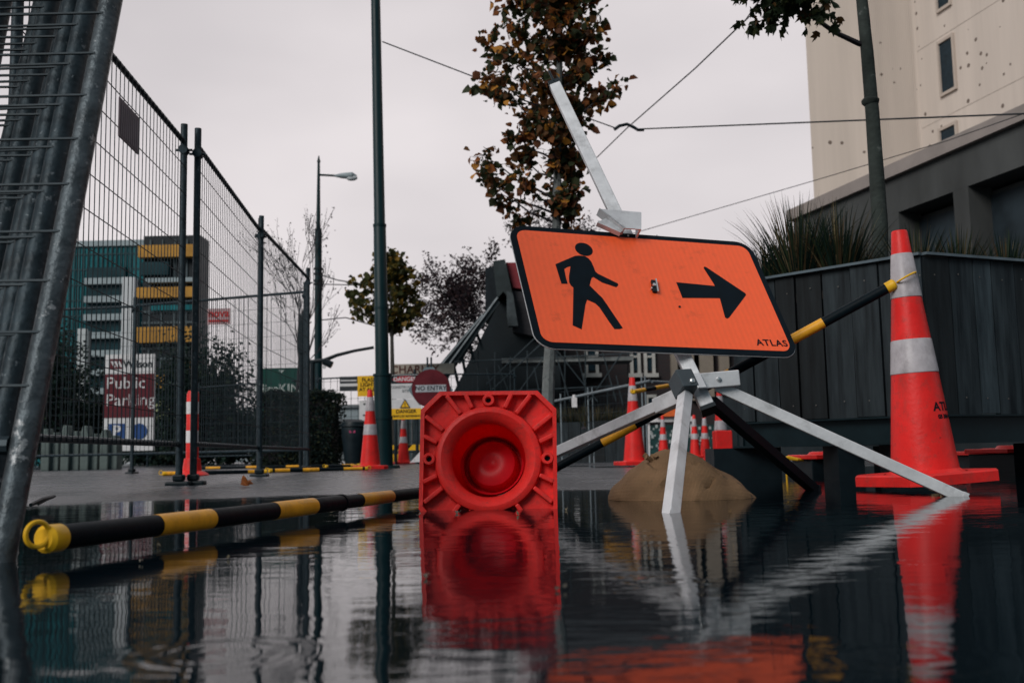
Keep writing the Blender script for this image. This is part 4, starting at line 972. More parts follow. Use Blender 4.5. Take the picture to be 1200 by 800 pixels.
RINGFLAT = ()
A = P(57, 630, 1.585); C_ = P(500, 574, 3.35); A.z = .036; C_.z = .034
def tpar(u):   # parameter along bar seen at pixel column u
    lo, hi = 0., 1.
    for _ in range(40):
        mdl = (lo+hi)/2; q = A.lerp(C_, mdl); q = q-V((0, 0, CH)); uu = 600+F*q.dot(CR)/q.dot(FW)
        if uu < u: lo = mdl
        else: hi = mdl
    return lo
SG2 = 'black and yellow striped bars'
bar('striped_bar', 'black and yellow striped bar lying at the puddle edge in the left foreground', A, C_, .0195, [(tpar(182), tpar(245)), (tpar(320), tpar(366)), (tpar(421), tpar(457))], SG2, jt=tpar(400))
RINGFLAT = (0, 1)
A = P(1046, 334, 3.60); C_ = P(618, 566, 3.98)
RB = bar('striped_bar', 'black and yellow striped bar slanting from the tall cone behind the sign', A, C_, .0185, [(1-.0, 1-.0)][:0] + [(tpar(968) if 0 else .0, .0)][:0], SG2, ring=(True, False), ringr=.036)
def tpar2(u):
    lo, hi = 0., 1.
    for _ in range(40):
        mdl = (lo+hi)/2; q = A.lerp(C_, mdl)-V((0, 0, CH)); uu = 600+F*q.dot(CR)/q.dot(FW)
        if uu > u: lo = mdl
        else: hi = mdl
    return lo
d_ = C_-A
for (ua, ub) in ((965, 928), (856, 846), (745, 706)):
    t0, t1 = tpar2(ua), tpar2(ub); rr_ = .0185*1.03 if t1 < .5 else .0185*.97
    b = B(); b.tube(A+d_*t0, A+d_*t1, rr_, n=20); finish(b, 'yellow_band', YEL, RB, smooth=True)
# thin background bar, cone 745 to the planter
A = P(742, 459, 10.3); C_ = P(850, 440, 12.6)
bar('striped_bar', 'thin distant striped bar tied to the tall background cone', A, C_, .022, [(.0, .10), (.2, .33)], SG2)
# bars lying on the ground behind the fence
def gbar(label, u0, u1, Y0, Y1, yl, z=.035):
    a = PX(u0, Y0, z); c = PX(u1, Y1, z); bar('striped_bar', label, a, c, .02, yl, SG2, ring=(True, True))
gbar('striped bar lying on the pavement from the paired posts to the end post', 192, 312, 9.6, 9.8, [(.02, .3), (.82, .98)])
gbar('striped bar lying on the pavement right of the end fence post', 316, 430, 10.2, 10.6, [(.05, .2), (.33, .5), (.75, .95)])
gbar('far striped bar lying across behind the fence beneath the banner', 232, 420, 15.5, 15.5, [(.05, .14), (.3, .38), (.55, .63), (.9, .97)])
gbar('far striped bar lying beside the distant barrier left of the tall pole', 382, 452, 14.0, 14.5, [(.4, .75)])

# ================================================================ SANDBAG
rr = random.Random(3); sbc = PX(799, 3.3, 0)
b = B(); bmesh.ops.create_icosphere(b.bm, subdivisions=5, radius=1)
for vt in b.bm.verts:
    x, y, z = vt.co
    ux = x; prof = max(0., 1-abs((ux+.02)/1.0)**(1.9 if ux < 0 else 1.35))**.82       # slumped ridge, long tail on the right
    ridge = .155*prof*(1+.07*noise.noise(V((x*3, 4, 0))))
    wy = .155*(max(0., 1-abs(x)**2.2))**.5 + .012
    c_ = math.sqrt(max(1e-6, 1-min(.9999, x*x))); ny = y/c_; nz_ = z/c_
    X_ = x*.232; Y_ = ny*wy; Z_ = ridge*max(0, nz_)**(.75) if z > 0 else .035*nz_
    q = V((X_*9, Y_*9, Z_*9))
    crease = abs(noise.noise(V((X_*3+Z_*5, Y_*3, Z_*11-X_*8)))); crease2 = abs(noise.noise(V((X_*11-Z_*14, Y_*9+3, Z_*20+X_*8))))
    d_ = .014*noise.noise(q*.6) - .011*max(0, .08-crease)/.08 - .004*max(0, .06-crease2)/.06
    an = math.atan2(Z_-.02, X_+.06); rr2 = math.hypot(X_+.06, Z_-.02)
    d_ += .0060*math.sin(rr2*92+2.2*noise.noise(V((X_*6, Y_*6, Z_*6)))+an*1.5)*min(1, rr2*7)*max(0, 1-rr2*2.6)
    fl = max(0, .05-Z_)/.05*.012
    vt.co = V((sbc.x+X_*(1+fl), sbc.y+Y_*(1+d_*4+fl*8), Z_*(1+d_*3)+(d_*.8 if z > 0 else 0)))
nt = SANDB.node_tree; N = nt.nodes; L = nt.links; tcw = N.new('ShaderNodeTexCoord'); hs = None
for ax in ('X', 'Z'):
    wv = N.new('ShaderNodeTexWave'); wv.bands_direction = ax; wv.inputs['Scale'].default_value = 75; wv.inputs['Distortion'].default_value = 1.5; wv.inputs['Detail'].default_value = 1; L.new(tcw.outputs['Object'], wv.inputs[0])
    if hs is None: hs = wv.outputs['Fac']
    else:
        ad = N.new('ShaderNodeMath'); ad.operation = 'ADD'; L.new(hs, ad.inputs[0]); L.new(wv.outputs['Fac'], ad.inputs[1]); hs = ad.outputs[0]
bw = N.new('ShaderNodeBump'); bw.inputs['Strength'].default_value = .5; bw.inputs['Distance'].default_value = .003; L.new(hs, bw.inputs['Height']); L.new(bw.outputs[0], N['Principled BSDF'].inputs['Normal'])
o = finish(b, 'sandbag', SANDB, loc=V((sbc.x, sbc.y, 0)), smooth=True); sbo = o
bo = o
tag(sbo, 'slumped brown jute sandbag in the puddle under the tripod', 'sandbag')

tq = P(766, 541, 3.24); b = B()
for k in range(5):
    a = k*1.3; b.path([tq+V((0, 0, -.012)), tq+V((.012*math.cos(a), .01*math.sin(a), .008)), tq+V((.024*math.cos(a)-.008, .02*math.sin(a), .016+.004*(k % 3)))], [.008, .006, .009], 7)
o = finish(b, 'tied_neck', SANDB, loc=V((sbc.x, sbc.y, 0)), smooth=True); o.location = (0, 0, 0); o.parent = sbo
# ================================================================ ORANGE SIGN AND TRIPOD
kk = .765
Hraw = [(-.03, 4.40, 1.15), (1.11, 4.77, 1.12), (1.26, 4.40, .54), (.12, 4.04, .57)]
r0_, r1_, r2_, r3_ = ray(589.5, 263.4), ray(873.7, 284.4)*1.08026, ray(942.9, 418.6)*.98554, ray(635.1, 407.3)*.90528

_hub = P(817, 452, 3.2); _q = [r0_, r1_, r2_, r3_]; _c = sum(_q, V())/4
_ex = ((_q[1]-_q[0])+(_q[2]-_q[3])).normalized(); _ey = ((_q[0]-_q[3])+(_q[1]-_q[2])).normalized(); _n = _ex.cross(_ey).normalized()
sc_ = ((_hub-V((0, 0, CH))).dot(_n)+.048)/_c.dot(_n); Q = [V((0, 0, CH))+q*sc_ for q in (r0_, r1_, r2_, r3_)]
cen = sum(Q, V())/4; ex = ((Q[1]-Q[0])+(Q[2]-Q[3])).normalized(); eyr = ((Q[0]-Q[3])+(Q[1]-Q[2])).normalized(); ez = ex.cross(eyr).normalized(); ey = ez.cross(ex)
W_ = ((Q[1]-Q[0]).length+(Q[2]-Q[3]).length)/2; H_ = ((Q[0]-Q[3]).length+(Q[1]-Q[2]).length)/2
MS = Matrix((ex, ey, ez)).transposed().to_4x4(); MS.translation = cen
if ez.y > 0: raise Exception('sign normal')
def rrect(w_, h_, r, n=8):
    pts = []
    for (cx, cy, a0) in ((w_/2-r, h_/2-r, 0), (-w_/2+r, h_/2-r, 90), (-w_/2+r, -h_/2+r, 180), (w_/2-r, -h_/2+r, 270)):
        for i in range(n+1): a = R(a0+90*i/n); pts.append((cx+r*math.cos(a), cy+r*math.sin(a)))
    return pts
def on_board(u, v):
    d = ray(u, v); o = V((0, 0, CH)); t = (cen-o).dot(ez)/d.dot(ez); q = o+d*t-cen; return (q.dot(ex), q.dot(ey))
sg = thing('road_sign', 'orange detour sign with black walking figure and arrow, tilted on its tripod', 'road sign', Q[3])
b = B(); b.prism(rrect(W_, H_, .062), -.0015, .0015, MS); brd = finish(b, 'board', BLACK, sg)
b = B(); b.prism(rrect(W_+.003, H_+.003, .063), -.0055, -.0018, MS); finish(b, 'backing_sheet', ALU, sg)
ORG = mat('fluorescent orange sheeting', (.97, .115, .028), .42, var=.035, scale=40, speck=((.45, .06, .02), 55, .71), spec=.4)
# faint vertical corrugation of the prismatic film + scuffs
nt = ORG.node_tree; N = nt.nodes; L = nt.links; pb = N['Principled BSDF']
oc = on_board(745, 337)
b = B(); iw, ih = W_-.044, H_-.044; b.prism(rrect(iw, ih, .036), .0016, .0026, MS); face_ = finish(b, 'orange_face', ORG, sg)
src = pb.inputs['Base Color'].links[0].from_socket
tcs = N.new('ShaderNodeTexCoord'); mps = N.new('ShaderNodeMapping'); mps.inputs['Location'].default_value = (0, 0, 0)
inv = MS.to_3x3().inverted().to_euler(); mps.inputs['Rotation'].default_value = inv; L.new(tcs.outputs['Object'], mps.inputs[0])
wv = N.new('ShaderNodeTexWave'); wv.inputs['Scale'].default_value = 16; wv.inputs['Distortion'].default_value = 1.2; wv.inputs['Detail'].default_value = 2; L.new(mps.outputs[0], wv.inputs[0])
mr = N.new('ShaderNodeMapRange'); mr.inputs[3].default_value = .97; mr.inputs[4].default_value = 1.02; L.new(wv.outputs['Fac'], mr.inputs[0])
n5 = N.new('ShaderNodeTexNoise'); n5.inputs['Scale'].default_value = 7; n5.inputs['Detail'].default_value = 9; n5.inputs['Roughness'].default_value = .75; L.new(tcs.outputs['Object'], n5.inputs[0])
m5 = N.new('ShaderNodeMapRange'); m5.inputs[1].default_value = .56; m5.inputs[2].default_value = .75; m5.inputs[3].default_value = 1; m5.inputs[4].default_value = .62; L.new(n5.outputs[0], m5.inputs[0])
ml = N.new('ShaderNodeMath'); ml.operation = 'MULTIPLY'; L.new(mr.outputs[0], ml.inputs[0]); L.new(m5.outputs[0], ml.inputs[1])
vm = N.new('ShaderNodeVectorMath'); vm.operation = 'SCALE'; L.new(src, vm.inputs[0]); L.new(ml.outputs[0], vm.inputs[3]); L.new(vm.outputs[0], pb.inputs['Base Color'])
def zp(x, y): return on_board(590+x/3.4286, 250+y/3.4286)
body = [(208, 207), (285, 174), (300, 172), (325, 174), (340, 183), (352, 197), (362, 220), (368, 236), (378, 245), (458, 284), (460, 291), (452, 299), (395, 280), (360, 258), (353, 262), (349, 275), (345, 292), (378, 325), (396, 342), (407, 358), (478, 463), (466, 467), (445, 467), (425, 440), (385, 380), (368, 364), (335, 349), (328, 370), (313, 468), (277, 452), (280, 300), (270, 292), (263, 278), (262, 255), (266, 232), (268, 215), (256, 218), (243, 226), (250, 262), (257, 285), (232, 285)]
b = B(); b.prism([zp(x, y) for x, y in body], .0027, .0034, MS)
hc = zp(322, 147); hr = (W_/1.2)*.030; b.prism([(hc[0]+.031*math.cos(a), hc[1]+.031*math.sin(a)) for a in [2*math.pi*i/24 for i in range(24)]], .0027, .0034, MS)
sub(b, 'walking_figure', BLACK, face_)
arrow = [(693, 279), (848, 294), (843, 284), (803, 222), (806, 216), (814, 219), (970, 323), (973, 329), (970, 335), (905, 421), (897, 425), (889, 420), (868, 343), (718, 342)]
b = B(); b.prism([zp(x, y) for x, y in arrow], .0027, .0034, MS); sub(b, 'arrow', BLACK, face_)
tc_ = zp(1090, 524); text_on('ATLAS', .037, MS @ Matrix.Translation((tc_[0]-.012, tc_[1], .0028)), BLACK, face_, spacing=1.12, bold=.0008)
# latch in the middle of the face
lc = zp(603, 300); b = B(); ML = MS @ Matrix.Translation((lc[0], lc[1], 0)) @ Matrix.Rotation(R(-8), 4, 'Z')
b.box((-.009, -.027, .003), (.007, .027, .0125), ML); lt = finish(b, 'latch', BLACKM, sg, bevel=.002)
b = B(); b.box((.004, -.028, .0126), (.009, .030, .0165), ML); b.tube(ML @ V((-.003, .0, .0126)), ML @ V((-.003, .0, .018)), .006, n=12); b.tube(ML @ V((-.012, -.012, .003)), ML @ V((-.012, -.012, .012)), .003, n=8); sub(b, 'latch_clip', BOLT, lt)
for (x, y, r) in ((499, 94, .0035), (615, 93, .003), (706, 378, .004)):
    q = zp(x, y); b = B(); b.tube(MS @ V((q[0], q[1], .003)), MS @ V((q[0], q[1], .0055)), r, n=12); finish(b, 'rivet', BOLT if y < 200 else BLACKM, sg)

# ---- tripod
hub = P(817, 452, 3.2)
topm = None
mdir = (ey*1.0).normalized()
# mast direction in the plane of the board: chosen so that its top end is seen at (650,102)
off = hub
def proj(q): q = V(q)-V((0, 0, CH)); return (600+F*q.dot(CR)/q.dot(FW), 400-F*q.dot(CU)/q.dot(FW))
best = None
for i in range(-60, 61):
    for j in range(0, 60):
        l = .9+.02*j; a = R(i*.5); dd = ey*math.cos(a)+ex*math.sin(a); q = hub+dd*l; u, v = proj(q); e = (u-651)**2+(v-103)**2
        if best is None or e < best[0]: best = (e, dd, l)
mdir = best[1]; ml_ = best[2]
print('MAST', sc_*r0_.y/4.4, best[0], ml_, mdir, 'W', W_, H_)
tri = thing('sign_tripod', 'folding light aluminium sign stand with splayed square legs and tall slanted mast', 'sign stand', V((hub.x, hub.y, -.02)))
def sqbeam(b, a, c, w_, h_, up): return b.beam(a, c, w_, h_, up)
mup = (ez*1.0+ex*-.55).normalized()
b = B(); sqbeam(b, hub-mdir*.085, hub+mdir*ml_, .044, .044, mup); mast = finish(b, 'mast', ALU, tri, bevel=.003)
b = B(); 
for s in (-.008, .008): sqbeam(b, hub-mdir*.083+mup*.0225+mdir.cross(mup)*s, hub+mdir*(ml_-.01)+mup*.0225+mdir.cross(mup)*s, .0025, .0014, mup)
sub(b, 'groove_ridges', bpy.data.materials['light aluminium'], mast)
b = B(); q = hub+mdir*ml_; b.beam(q, q+mdir*.02, .046, .046, mup); b.tube(q+mup*.02+mdir*.01, q+mup*.02+mdir*.075, .005); sub(b, 'mast_cap', BLACKM, mast)
b = B(); q = hub-mdir*.086; b.beam(q-mdir*.014, q, .047, .047, mup); sub(b, 'mast_foot_cap', BLACKM, mast)
# top clamp bracket behind the sign's top edge
uu, vv = zip((690, 262), (752, 262)); 
tb_ = P(724, 258, 3.46); pb0 = P(702, 251, 3.50); pb1 = P(748, 251, 3.50); pb2 = P(738, 276, 3.44); pb3 = P(716, 276, 3.44)
sx_ = ex; sy_ = (mdir*.6+ez*.0).normalized()
Mb = frame(tb_+ez*.02, ex, ey)
b = B(); b.prism([(-.070, .028), (.082, .028), (.058, -.06), (.0, -.06)], -.004, .0, Mb); b.prism([(.082, .028), (.088, .026), (.064, -.062), (.058, -.06)], -.042, .001, Mb)
b.prism([(-.070, .028), (-.066, .033), (.006, -.058), (.0, -.062)], -.03, .0, Mb); bk = finish(b, 'clamp_bracket', ALU, tri)
b = B(); b.prism([(-.085, -.028), (-.05, -.004), (.01, -.05), (-.01, -.07)], -.03, -.012, Mb); sub(b, 'clamp_arm', ALU, bk)
legs = [(P(785, 603, 2.50), ALU, 'front'), (P(1126, 583, 3.05), ALU, 'right'), (P(541, 586, 3.50), ALU, 'left'), (P(956, 575, 3.75), ALUD, 'rear')]
LW = .034
for i, (ft, mt_, nm) in enumerate(legs):
    ft = V((ft.x, ft.y, max(-.03, min(ft.z, .0)))) if nm != 'left' else ft
    if nm == 'left': ft = V((-.20, 4.0, .0))
    if nm == 'front': ft = P(785, 604, 2.52); ft.z = -.02
    if nm == 'right': ft = P(1130, 582, 3.08); ft.z = -.008
    d = (ft-hub).normalized(); st = hub+d*.05
    if nm == 'right': st = P(840, 452, 3.19)
    if nm == 'left': st = P(800, 463, 3.20)
    if nm == 'rear': st = P(833, 470, 3.25)
    if nm == 'front': st = P(803, 462, 3.13)
    up = V((0, 0, 1)) if nm != 'front' else V((-.75, -.65, .3)).normalized()
    b = B(); b.beam(st, ft, LW, LW, up); lg = finish(b, 'leg', mt_, tri, bevel=.0025)
    b = B(); dd = (ft-st).normalized(); b.beam(ft-dd*.012, ft+dd*.003, LW+.003, LW+.003, up); sub(b, 'leg_cap', ALU if nm != 'rear' else BLACKM, lg)
    if nm in ('left', 'right'):     # folded channel bracket with bolt
        dk = dd if nm == 'left' else (P(868, 438, 3.17)-P(812, 443, 3.17)).normalized()
        s_ = st-dk*.01 if nm == 'left' else P(818, 447, 3.165); e_ = s_+dk*(.115 if nm == 'left' else .125)
        sidev = dk.cross(V((0, 0, 1))).normalized(); upv = sidev.cross(dk)
        b = B(); 
        b.beam(s_+upv*.0, e_+upv*.0, .048, .048, V((0, 0, 1))); br_ = finish(b, 'hinge_bracket', ALU, tri, bevel=.003)
        fr_ = -1 if (sidev.y > 0) else 1
        for f in ((.48,) if nm == 'right' else (.12,)):
            q = s_.lerp(e_, f)+sidev*fr_*.0245; b = B(); b.lathe([(.0001, .007), (.006, .006), (.0085, .0), (.0085, -.002)], 14, M=frame(q, dk, upv) if fr_ < 0 and False else Matrix.Translation(q) @ (sidev*fr_).to_track_quat('Z', 'Y').to_matrix().to_4x4()); sub(b, 'bolt', BOLT, br_)
# hub: dark open box plus plates
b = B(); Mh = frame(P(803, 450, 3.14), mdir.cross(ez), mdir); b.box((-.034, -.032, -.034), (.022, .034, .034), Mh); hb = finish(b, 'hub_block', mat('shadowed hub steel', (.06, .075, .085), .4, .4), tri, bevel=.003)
b = B(); Mh2 = frame(P(818, 446, 3.12), mdir.cross(ez), mdir); b.box((-.012, -.028, -.003), (.018, .028, .003), Mh2); pl_ = finish(b, 'hub_plate', ALU, tri, bevel=.002)
b = B(); q = P(811, 446, 3.105); b.lathe([(.0001, .007), (.006, .006), (.009, 0), (.009, -.006)], 14, M=Matrix.Translation(q) @ V((-.1, -1, .2)).to_track_quat('Z', 'Y').to_matrix().to_4x4()); sub(b, 'bolt', BOLT, pl_)

# ================================================================ POLES, LAMPS, WIRES
gp = PX(450, 12.6, GZ); gtop = P(438, -120, 12.6); tpole = thing('utility_pole', 'tall dark green steel pole rising out of the top of the picture', 'pole', gp)
q = lambda f: gp.lerp(gtop, f)
b = B(); b.path([gp, q(.155)], [.112, .106], 24); finish(b, 'lower_sleeve', GREENP, tpole, smooth=True)
b = B(); b.path([q(.1555), q(.41), q(.412), q(1)], [.086, .078, .070, .055], 24); finish(b, 'shaft', GREENP, tpole, smooth=True)
for f, r in ((.083, .118), (.155, .117), (.268, .088), (.41, .084)):
    b = B(); b.path([q(f-.002), q(f+.002)], [r, r], 24); finish(b, 'collar', GREENP, tpole, smooth=True)
b = B(); b.path([gp, gp+V((0, 0, .035))], [.2, .19], 24); finish(b, 'base_flange', GREENP, tpole)
q2 = q(.83); b = B(); b.tube(q2+V((-.07, -.02, 0)), q2+V((.12, -.02, -.01)), .02, n=8); finish(b, 'wire_bracket', BLACKM, tpole)
WIREB = mat('black cable', (.012, .016, .02), .5)
def cable(label, pts, r, name='overhead_cable', sag=0, n=10):
    b = B(); ps = []
    for a, c in zip(pts, pts[1:]):
        for i in range(n): f = i/n; ps.append(a.lerp(c, f)-V((0, 0, sag*4*f*(1-f))))
    ps.append(pts[-1]); b.path(ps, r, 6); o = finish(b, name, WIREB, loc=pts[0]); tag(o, label, 'cable', 'overhead cables'); return o
ya = 12.6
JX = P(735, 150, 13)
cable('thin cable from the green pole through the tree to the wire junction', [P(448, 49, 12.5), P(560, 92, 12.7), JX+V((-.15, 0, 0))], .0085, sag=0)
cable('nearly level cable from the wire junction to the right edge', [JX+V((.1, 0, -.02)), P(960, 143, 11), P(1260, 131, 9)], .009)
cable('steep cable rising from the wire junction to the top edge', [P(640, 240, 18), P(698, 186, 15), JX, P(815, 80, 11), P(930, -30, 9)], .008)
cable('faint low cable rising from the sign top towards the tower', [P(740, 274, 17), P(960, 210, 15), P(1110, 165, 13), P(1260, 112, 11)], .006)
b = B(); b.path([JX+V((-.17, 0, -.02)), JX+V((-.1, 0, .03)), JX+V((0, 0, .05)), JX+V((.08, 0, .01)), JX+V((.14, 0, -.03)), JX+V((.22, 0, -.03))], .022, 8); tag(finish(b, 'wire_clamp', BLACKM, loc=JX), 'small black clamp where the two overhead cables cross', 'clamp')
# street lamp
Y = 27.; lb = PX(373, Y, GZ); lt_ = P(373.5, 190, Y); lp = thing('street_lamp', 'slender dark street lamp with one short arm left of the tall pole', 'street lamp', lb)
ls = P(373, 268, Y)
b = B(); b.path([lb, ls], [.11, .095], 16); b.path([ls, ls+V((0, 0, .01)), lt_], [.10, .06, .035], 16); b.path([lt_, lt_+V((0, 0, .18))], [.05, .01], 10); finish(b, 'pole', GREENP, lp, smooth=True)
b = B(); b.tube(P(374, 205, Y), P(394, 206, Y), .03, n=8); finish(b, 'arm', GREENP, lp)
a_, c_ = P(392, 206, Y), P(418, 206, Y); b = B(); b.path([a_, a_.lerp(c_, .35), a_.lerp(c_, .8), c_], [.03, .075, .10, .02], 12); hd = finish(b, 'lamp_head', mat('grey lamp head', (.22, .26, .28), .4), lp, smooth=True)
b = B(); bmesh.ops.create_uvsphere(b.bm, u_segments=14, v_segments=8, radius=.1); b.xf(Matrix.Translation(a_.lerp(c_, .78)+V((0, 0, -.06))) @ Matrix.Diagonal((1.6, .8, .8, 1))); sub(b, 'lamp_glass', mat('lamp glass', (.5, .52, .54), .2), hd, smooth=True)
for v in (316, 322, 330, 334): b = B(); qq = P(373, v, Y); b.path([qq, qq+V((0, 0, .05))], [.125, .125], 14); finish(b, 'strap', BLACKM, lp)
cable('upper short cable leaving the street lamp towards the small round tree', [P(376, 322, 26.8), P(395, 328, 26), P(430, 334, 24)], .016)
cable('lower level cable leaving the street lamp towards the small round tree', [P(376, 333, 26.8), P(420, 334, 25), P(470, 336, 24)], .014)
cable('loose cable sagging low between the street lamp and the green pole', [P(376, 375, 22), P(405, 372, 22), P(440, 382, 22), P(520, 392, 24)], .012)
# curved signal mast arm with a camera housing, reaching to the pole
ap = [P(u, v, 20) for u, v in ((362, 424), (380, 422), (395, 416), (415, 411), (438, 407))]
st_ = thing('signal_mast', 'curved dark steel arm reaching from the street lamp to the green pole', 'signal mast', ap[0])
b = B(); b.path(ap, [.04, .04, .035, .03, .03], 8); finish(b, 'arm', BLACKM, st_, smooth=True)
b = B(); q_ = P(383, 426, 19.9); b.tube(q_+V((-.06, 0, .05)), q_+V((.1, 0, -.03)), .07, n=12); cm = finish(b, 'camera_housing', BLACKM, st_, smooth=True)
b = B(); b.tube(P(380, 430, 19.85), P(380, 430, 19.85)+V((0, -.03, 0)), .035, n=12); sub(b, 'lens', WHITE, cm)
b = B(); b.tube(P(366, 424, 20), V((P(366, 424, 20).x, 20, GZ)), .05, n=10); finish(b, 'post', BLACKM, st_)
for (us_) in (((376, 455), (392, 448), (404, 458), (410, 463)), ((378, 447), (400, 444), (420, 452)), ((380, 482), (396, 480), (414, 478)), ((384, 498), (400, 494), (420, 500))):
    pass
# slim dark post (signal head) near the end post of the fence
q = P(353, 400, 15); sgp = thing('signal_post', 'narrow black signal head on a post behind the fence end post', 'signal', V((q.x, 15, GZ)))
b = B(); b.tube(V((q.x, 15, GZ)), P(353, 415, 15), .03, n=8); finish(b, 'post', BLACKM, sgp)
b = B(); q1 = P(354, 376, 15); q0 = P(354, 416, 15); b.path([q0, q0+V((0, 0, .03)), q1, q1+V((0, 0, .12))], [.03, .065, .06, .01], 10); finish(b, 'housing', BLACKM, sgp)
# white column at far left
q = PX(92, 46, GZ); wc = thing('white_column', 'plain white vertical column behind the nearest fence', 'column', q)
b = B(); z = P(92, 385, 46).z; b.box((q.x-.2, 46, 0), (q.x+.17, 46.2, z)); finish(b, 'shaft', mat('white column paint', (.42, .45, .46), .6, var=.1), wc)
b = B(); b.box((q.x+.171, 46.02, 0), (q.x+.30, 46.3, z-.1)); finish(b, 'side_rail', FB2, wc)
# pointed concrete barrier pieces at left
CB = mat('green grey concrete', (.10, .125, .12), .85, var=.4, scale=4, bump=.3)
for i, u in enumerate((52, 63, 75, 87, 98, 109, 121, 132)):
    Yb = 21.+.1*(i % 2); q = PX(u, Yb, GZ); hgt = (.86, .78, .92, .80, .90, .74, .82, .70)[i]; w_ = .085
    b = B(); slabXZ(b, [(q.x-w_, 0), (q.x+w_, 0), (q.x+w_, hgt-.22), (q.x+w_*.35, hgt), (q.x-w_*.5, hgt), (q.x-w_, hgt-.14)], Yb, Yb+.3)
    b2 = finish(b, 'concrete_barrier', CB, loc=V((q.x, Yb, 0)), bevel=.02)
    tag(b2, '%s from the left of the pointed grey concrete uprights behind the fence rail' % ('first second third fourth fifth sixth seventh eighth'.split()[i]), 'barrier', 'pointed grey concrete uprights')

# ================================================================ BACKGROUND SIGNS
def board_sign(name, label, u0, u1, v0, v1, Y, mt, cat='sign', posts=True, thick=.02, post_mat=None, pz=GZ, postn=2):
    x0 = P(u0, (v0+v1)/2, Y).x; x1 = P(u1, (v0+v1)/2, Y).x; z1 = P((u0+u1)/2, v0, Y).z; z0 = P((u0+u1)/2, v1, Y).z
    t = thing(name, label, cat, V(((x0+x1)/2, Y, GZ if posts else z0)))
    b = B(); b.box((x0, Y, z0), (x1, Y+thick, z1)); bd = finish(b, 'board', mt, t)
    if posts:
        for f in ((.15, .85) if postn == 2 else (.5,)):
            xx = x0+(x1-x0)*f; b = B(); b.tube((xx, Y+thick+.03, pz), (xx, Y+thick+.03, z1-.02), .025, n=8); finish(b, 'post', post_mat or STEELD, t)
    return t, bd, x0, x1, z0, z1
def panel(x0, x1, z0, z1, Y, mt, parent, name, off=.003, dep=.004):
    b = B(); b.box((x0, Y-off-dep, z0), (x1, Y-off, z1)); return sub(b, name, mt, parent)
def fr2(x, Y, z): return frame(V((x, Y, z)), (1, 0, 0), (0, 0, 1))
# parking sign
Y = 27.
t, bd, x0, x1, z0, z1 = board_sign('parking_sign', 'tall white and maroon public parking sign behind the fence', 121, 180, 415, 528, Y, SIGNW, thick=.15)
zz = lambda v: P(150, v, Y).z
xx = lambda u: P(u, 470, Y).x
panel(x0+.001, x1-.001, zz(489), zz(438), Y, MAROON, bd, 'maroon_panel', dep=.01)
panel(xx(128), xx(142), zz(432), zz(420), Y, MAROON, bd, 'logo_square', dep=.01)
b = B()
for k in range(3): b.prism([(0, 0), (.05, 0), (-.03, .16), (-.09, .16)], 0, .003, fr2(xx(131)+.09+k*.09-.05, Y-.0135, zz(430)))
sub(b, 'logo_stripes', SIGNW, bd)
text_on('Wilson', .27, fr2(xx(161), Y-.006, zz(427)), BLACKM, bd, bold=.008, sx=1.0)
text_on('Public', .44, fr2(xx(124), Y-.0145, zz(449)), SIGNW, bd, align='LEFT')
text_on('Parking', .44, fr2(xx(124), Y-.0145, zz(469)), SIGNW, bd, align='LEFT')
panel(xx(128), xx(147), zz(515), zz(496), Y, BLUE, bd, 'blue_square')
text_on('P', .42, fr2(xx(137.5), Y-.009, zz(505.5)), SIGNW, bd, bold=.012)
b = B(); b.prism([(.21*math.cos(a), .21*math.sin(a)) for a in [2*math.pi*i/24 for i in range(24)]], 0, .004, fr2(xx(164), Y-.008, zz(505.5))); sub(b, 'blue_disc', BLUE, bd)
text_on('C', .26, fr2(xx(164), Y-.011, zz(505.5)), SIGNW, bd)
# green banner
Y = 23.4
t, bd, x0, x1, z0, z1 = board_sign('banner', 'dark green hire company banner strung on the far fence', 301, 361, 431, 500, Y, GREENB, cat='banner')
zz = lambda v: P(330, v, Y).z; xx = lambda u: P(u, 450, Y).x
TXW = mat('banner print', (.45, .5, .48), .6)
text_on('HireKING', .29, fr2(xx(331), Y-.004, zz(455.5)), TXW, bd, bold=.004, sx=1.02)
b = B(); b.prism([(-.07, .07), (0, 0), (.07, .07)], 0, .003, fr2(xx(330), Y-.004, zz(437))); sub(b, 'chevron', TXW, bd)
# small black and white panel
Y = 21.9
t, bd, x0, x1, z0, z1 = board_sign('notice_board', 'narrow black and white notice on the far fence left of the yellow sign', 398, 419, 441, 458, Y, mat('dark notice', (.03, .035, .04), .6), posts=False)
panel(x0, x1, z0+.10, z0+.16, Y, SIGNW, bd, 'white_strip'); panel(x0+.02, x1-.02, z1-.10, z1-.075, Y, SIGNW, bd, 'white_line')
# yellow flashing lights sign
t, bd, x0, x1, z0, z1 = board_sign('warning_sign', 'yellow flashing lights sign half hidden by the tall green pole', 419, 458, 440, 464, 21.7, SIGNY, posts=False)
zz = lambda v: P(438, v, 21.7).z
for s, v in (('FLASHING', 445), ('LIGHTS ON', 450.5), ('AT ALL TIMES', 456)): text_on(s, .115 if s != 'AT ALL TIMES' else .105, fr2((x0+x1)/2, 21.695, zz(v)), BLACK, bd, bold=.002)
# white box board beneath it
t, bd, x0, x1, z0, z1 = board_sign('notice_board', 'blank off white board behind the cone at the tall pole', 421, 445, 469, 492, 21.8, SIGNW, posts=False)
panel(x0+.09, x0+.13, z1-.09, z1-.06, 21.8, BLACKM, bd, 'screw_cap'); panel(x0+.08, x0+.16, z0+.09, z0+.12, 21.8, BLACKM, bd, 'slot')
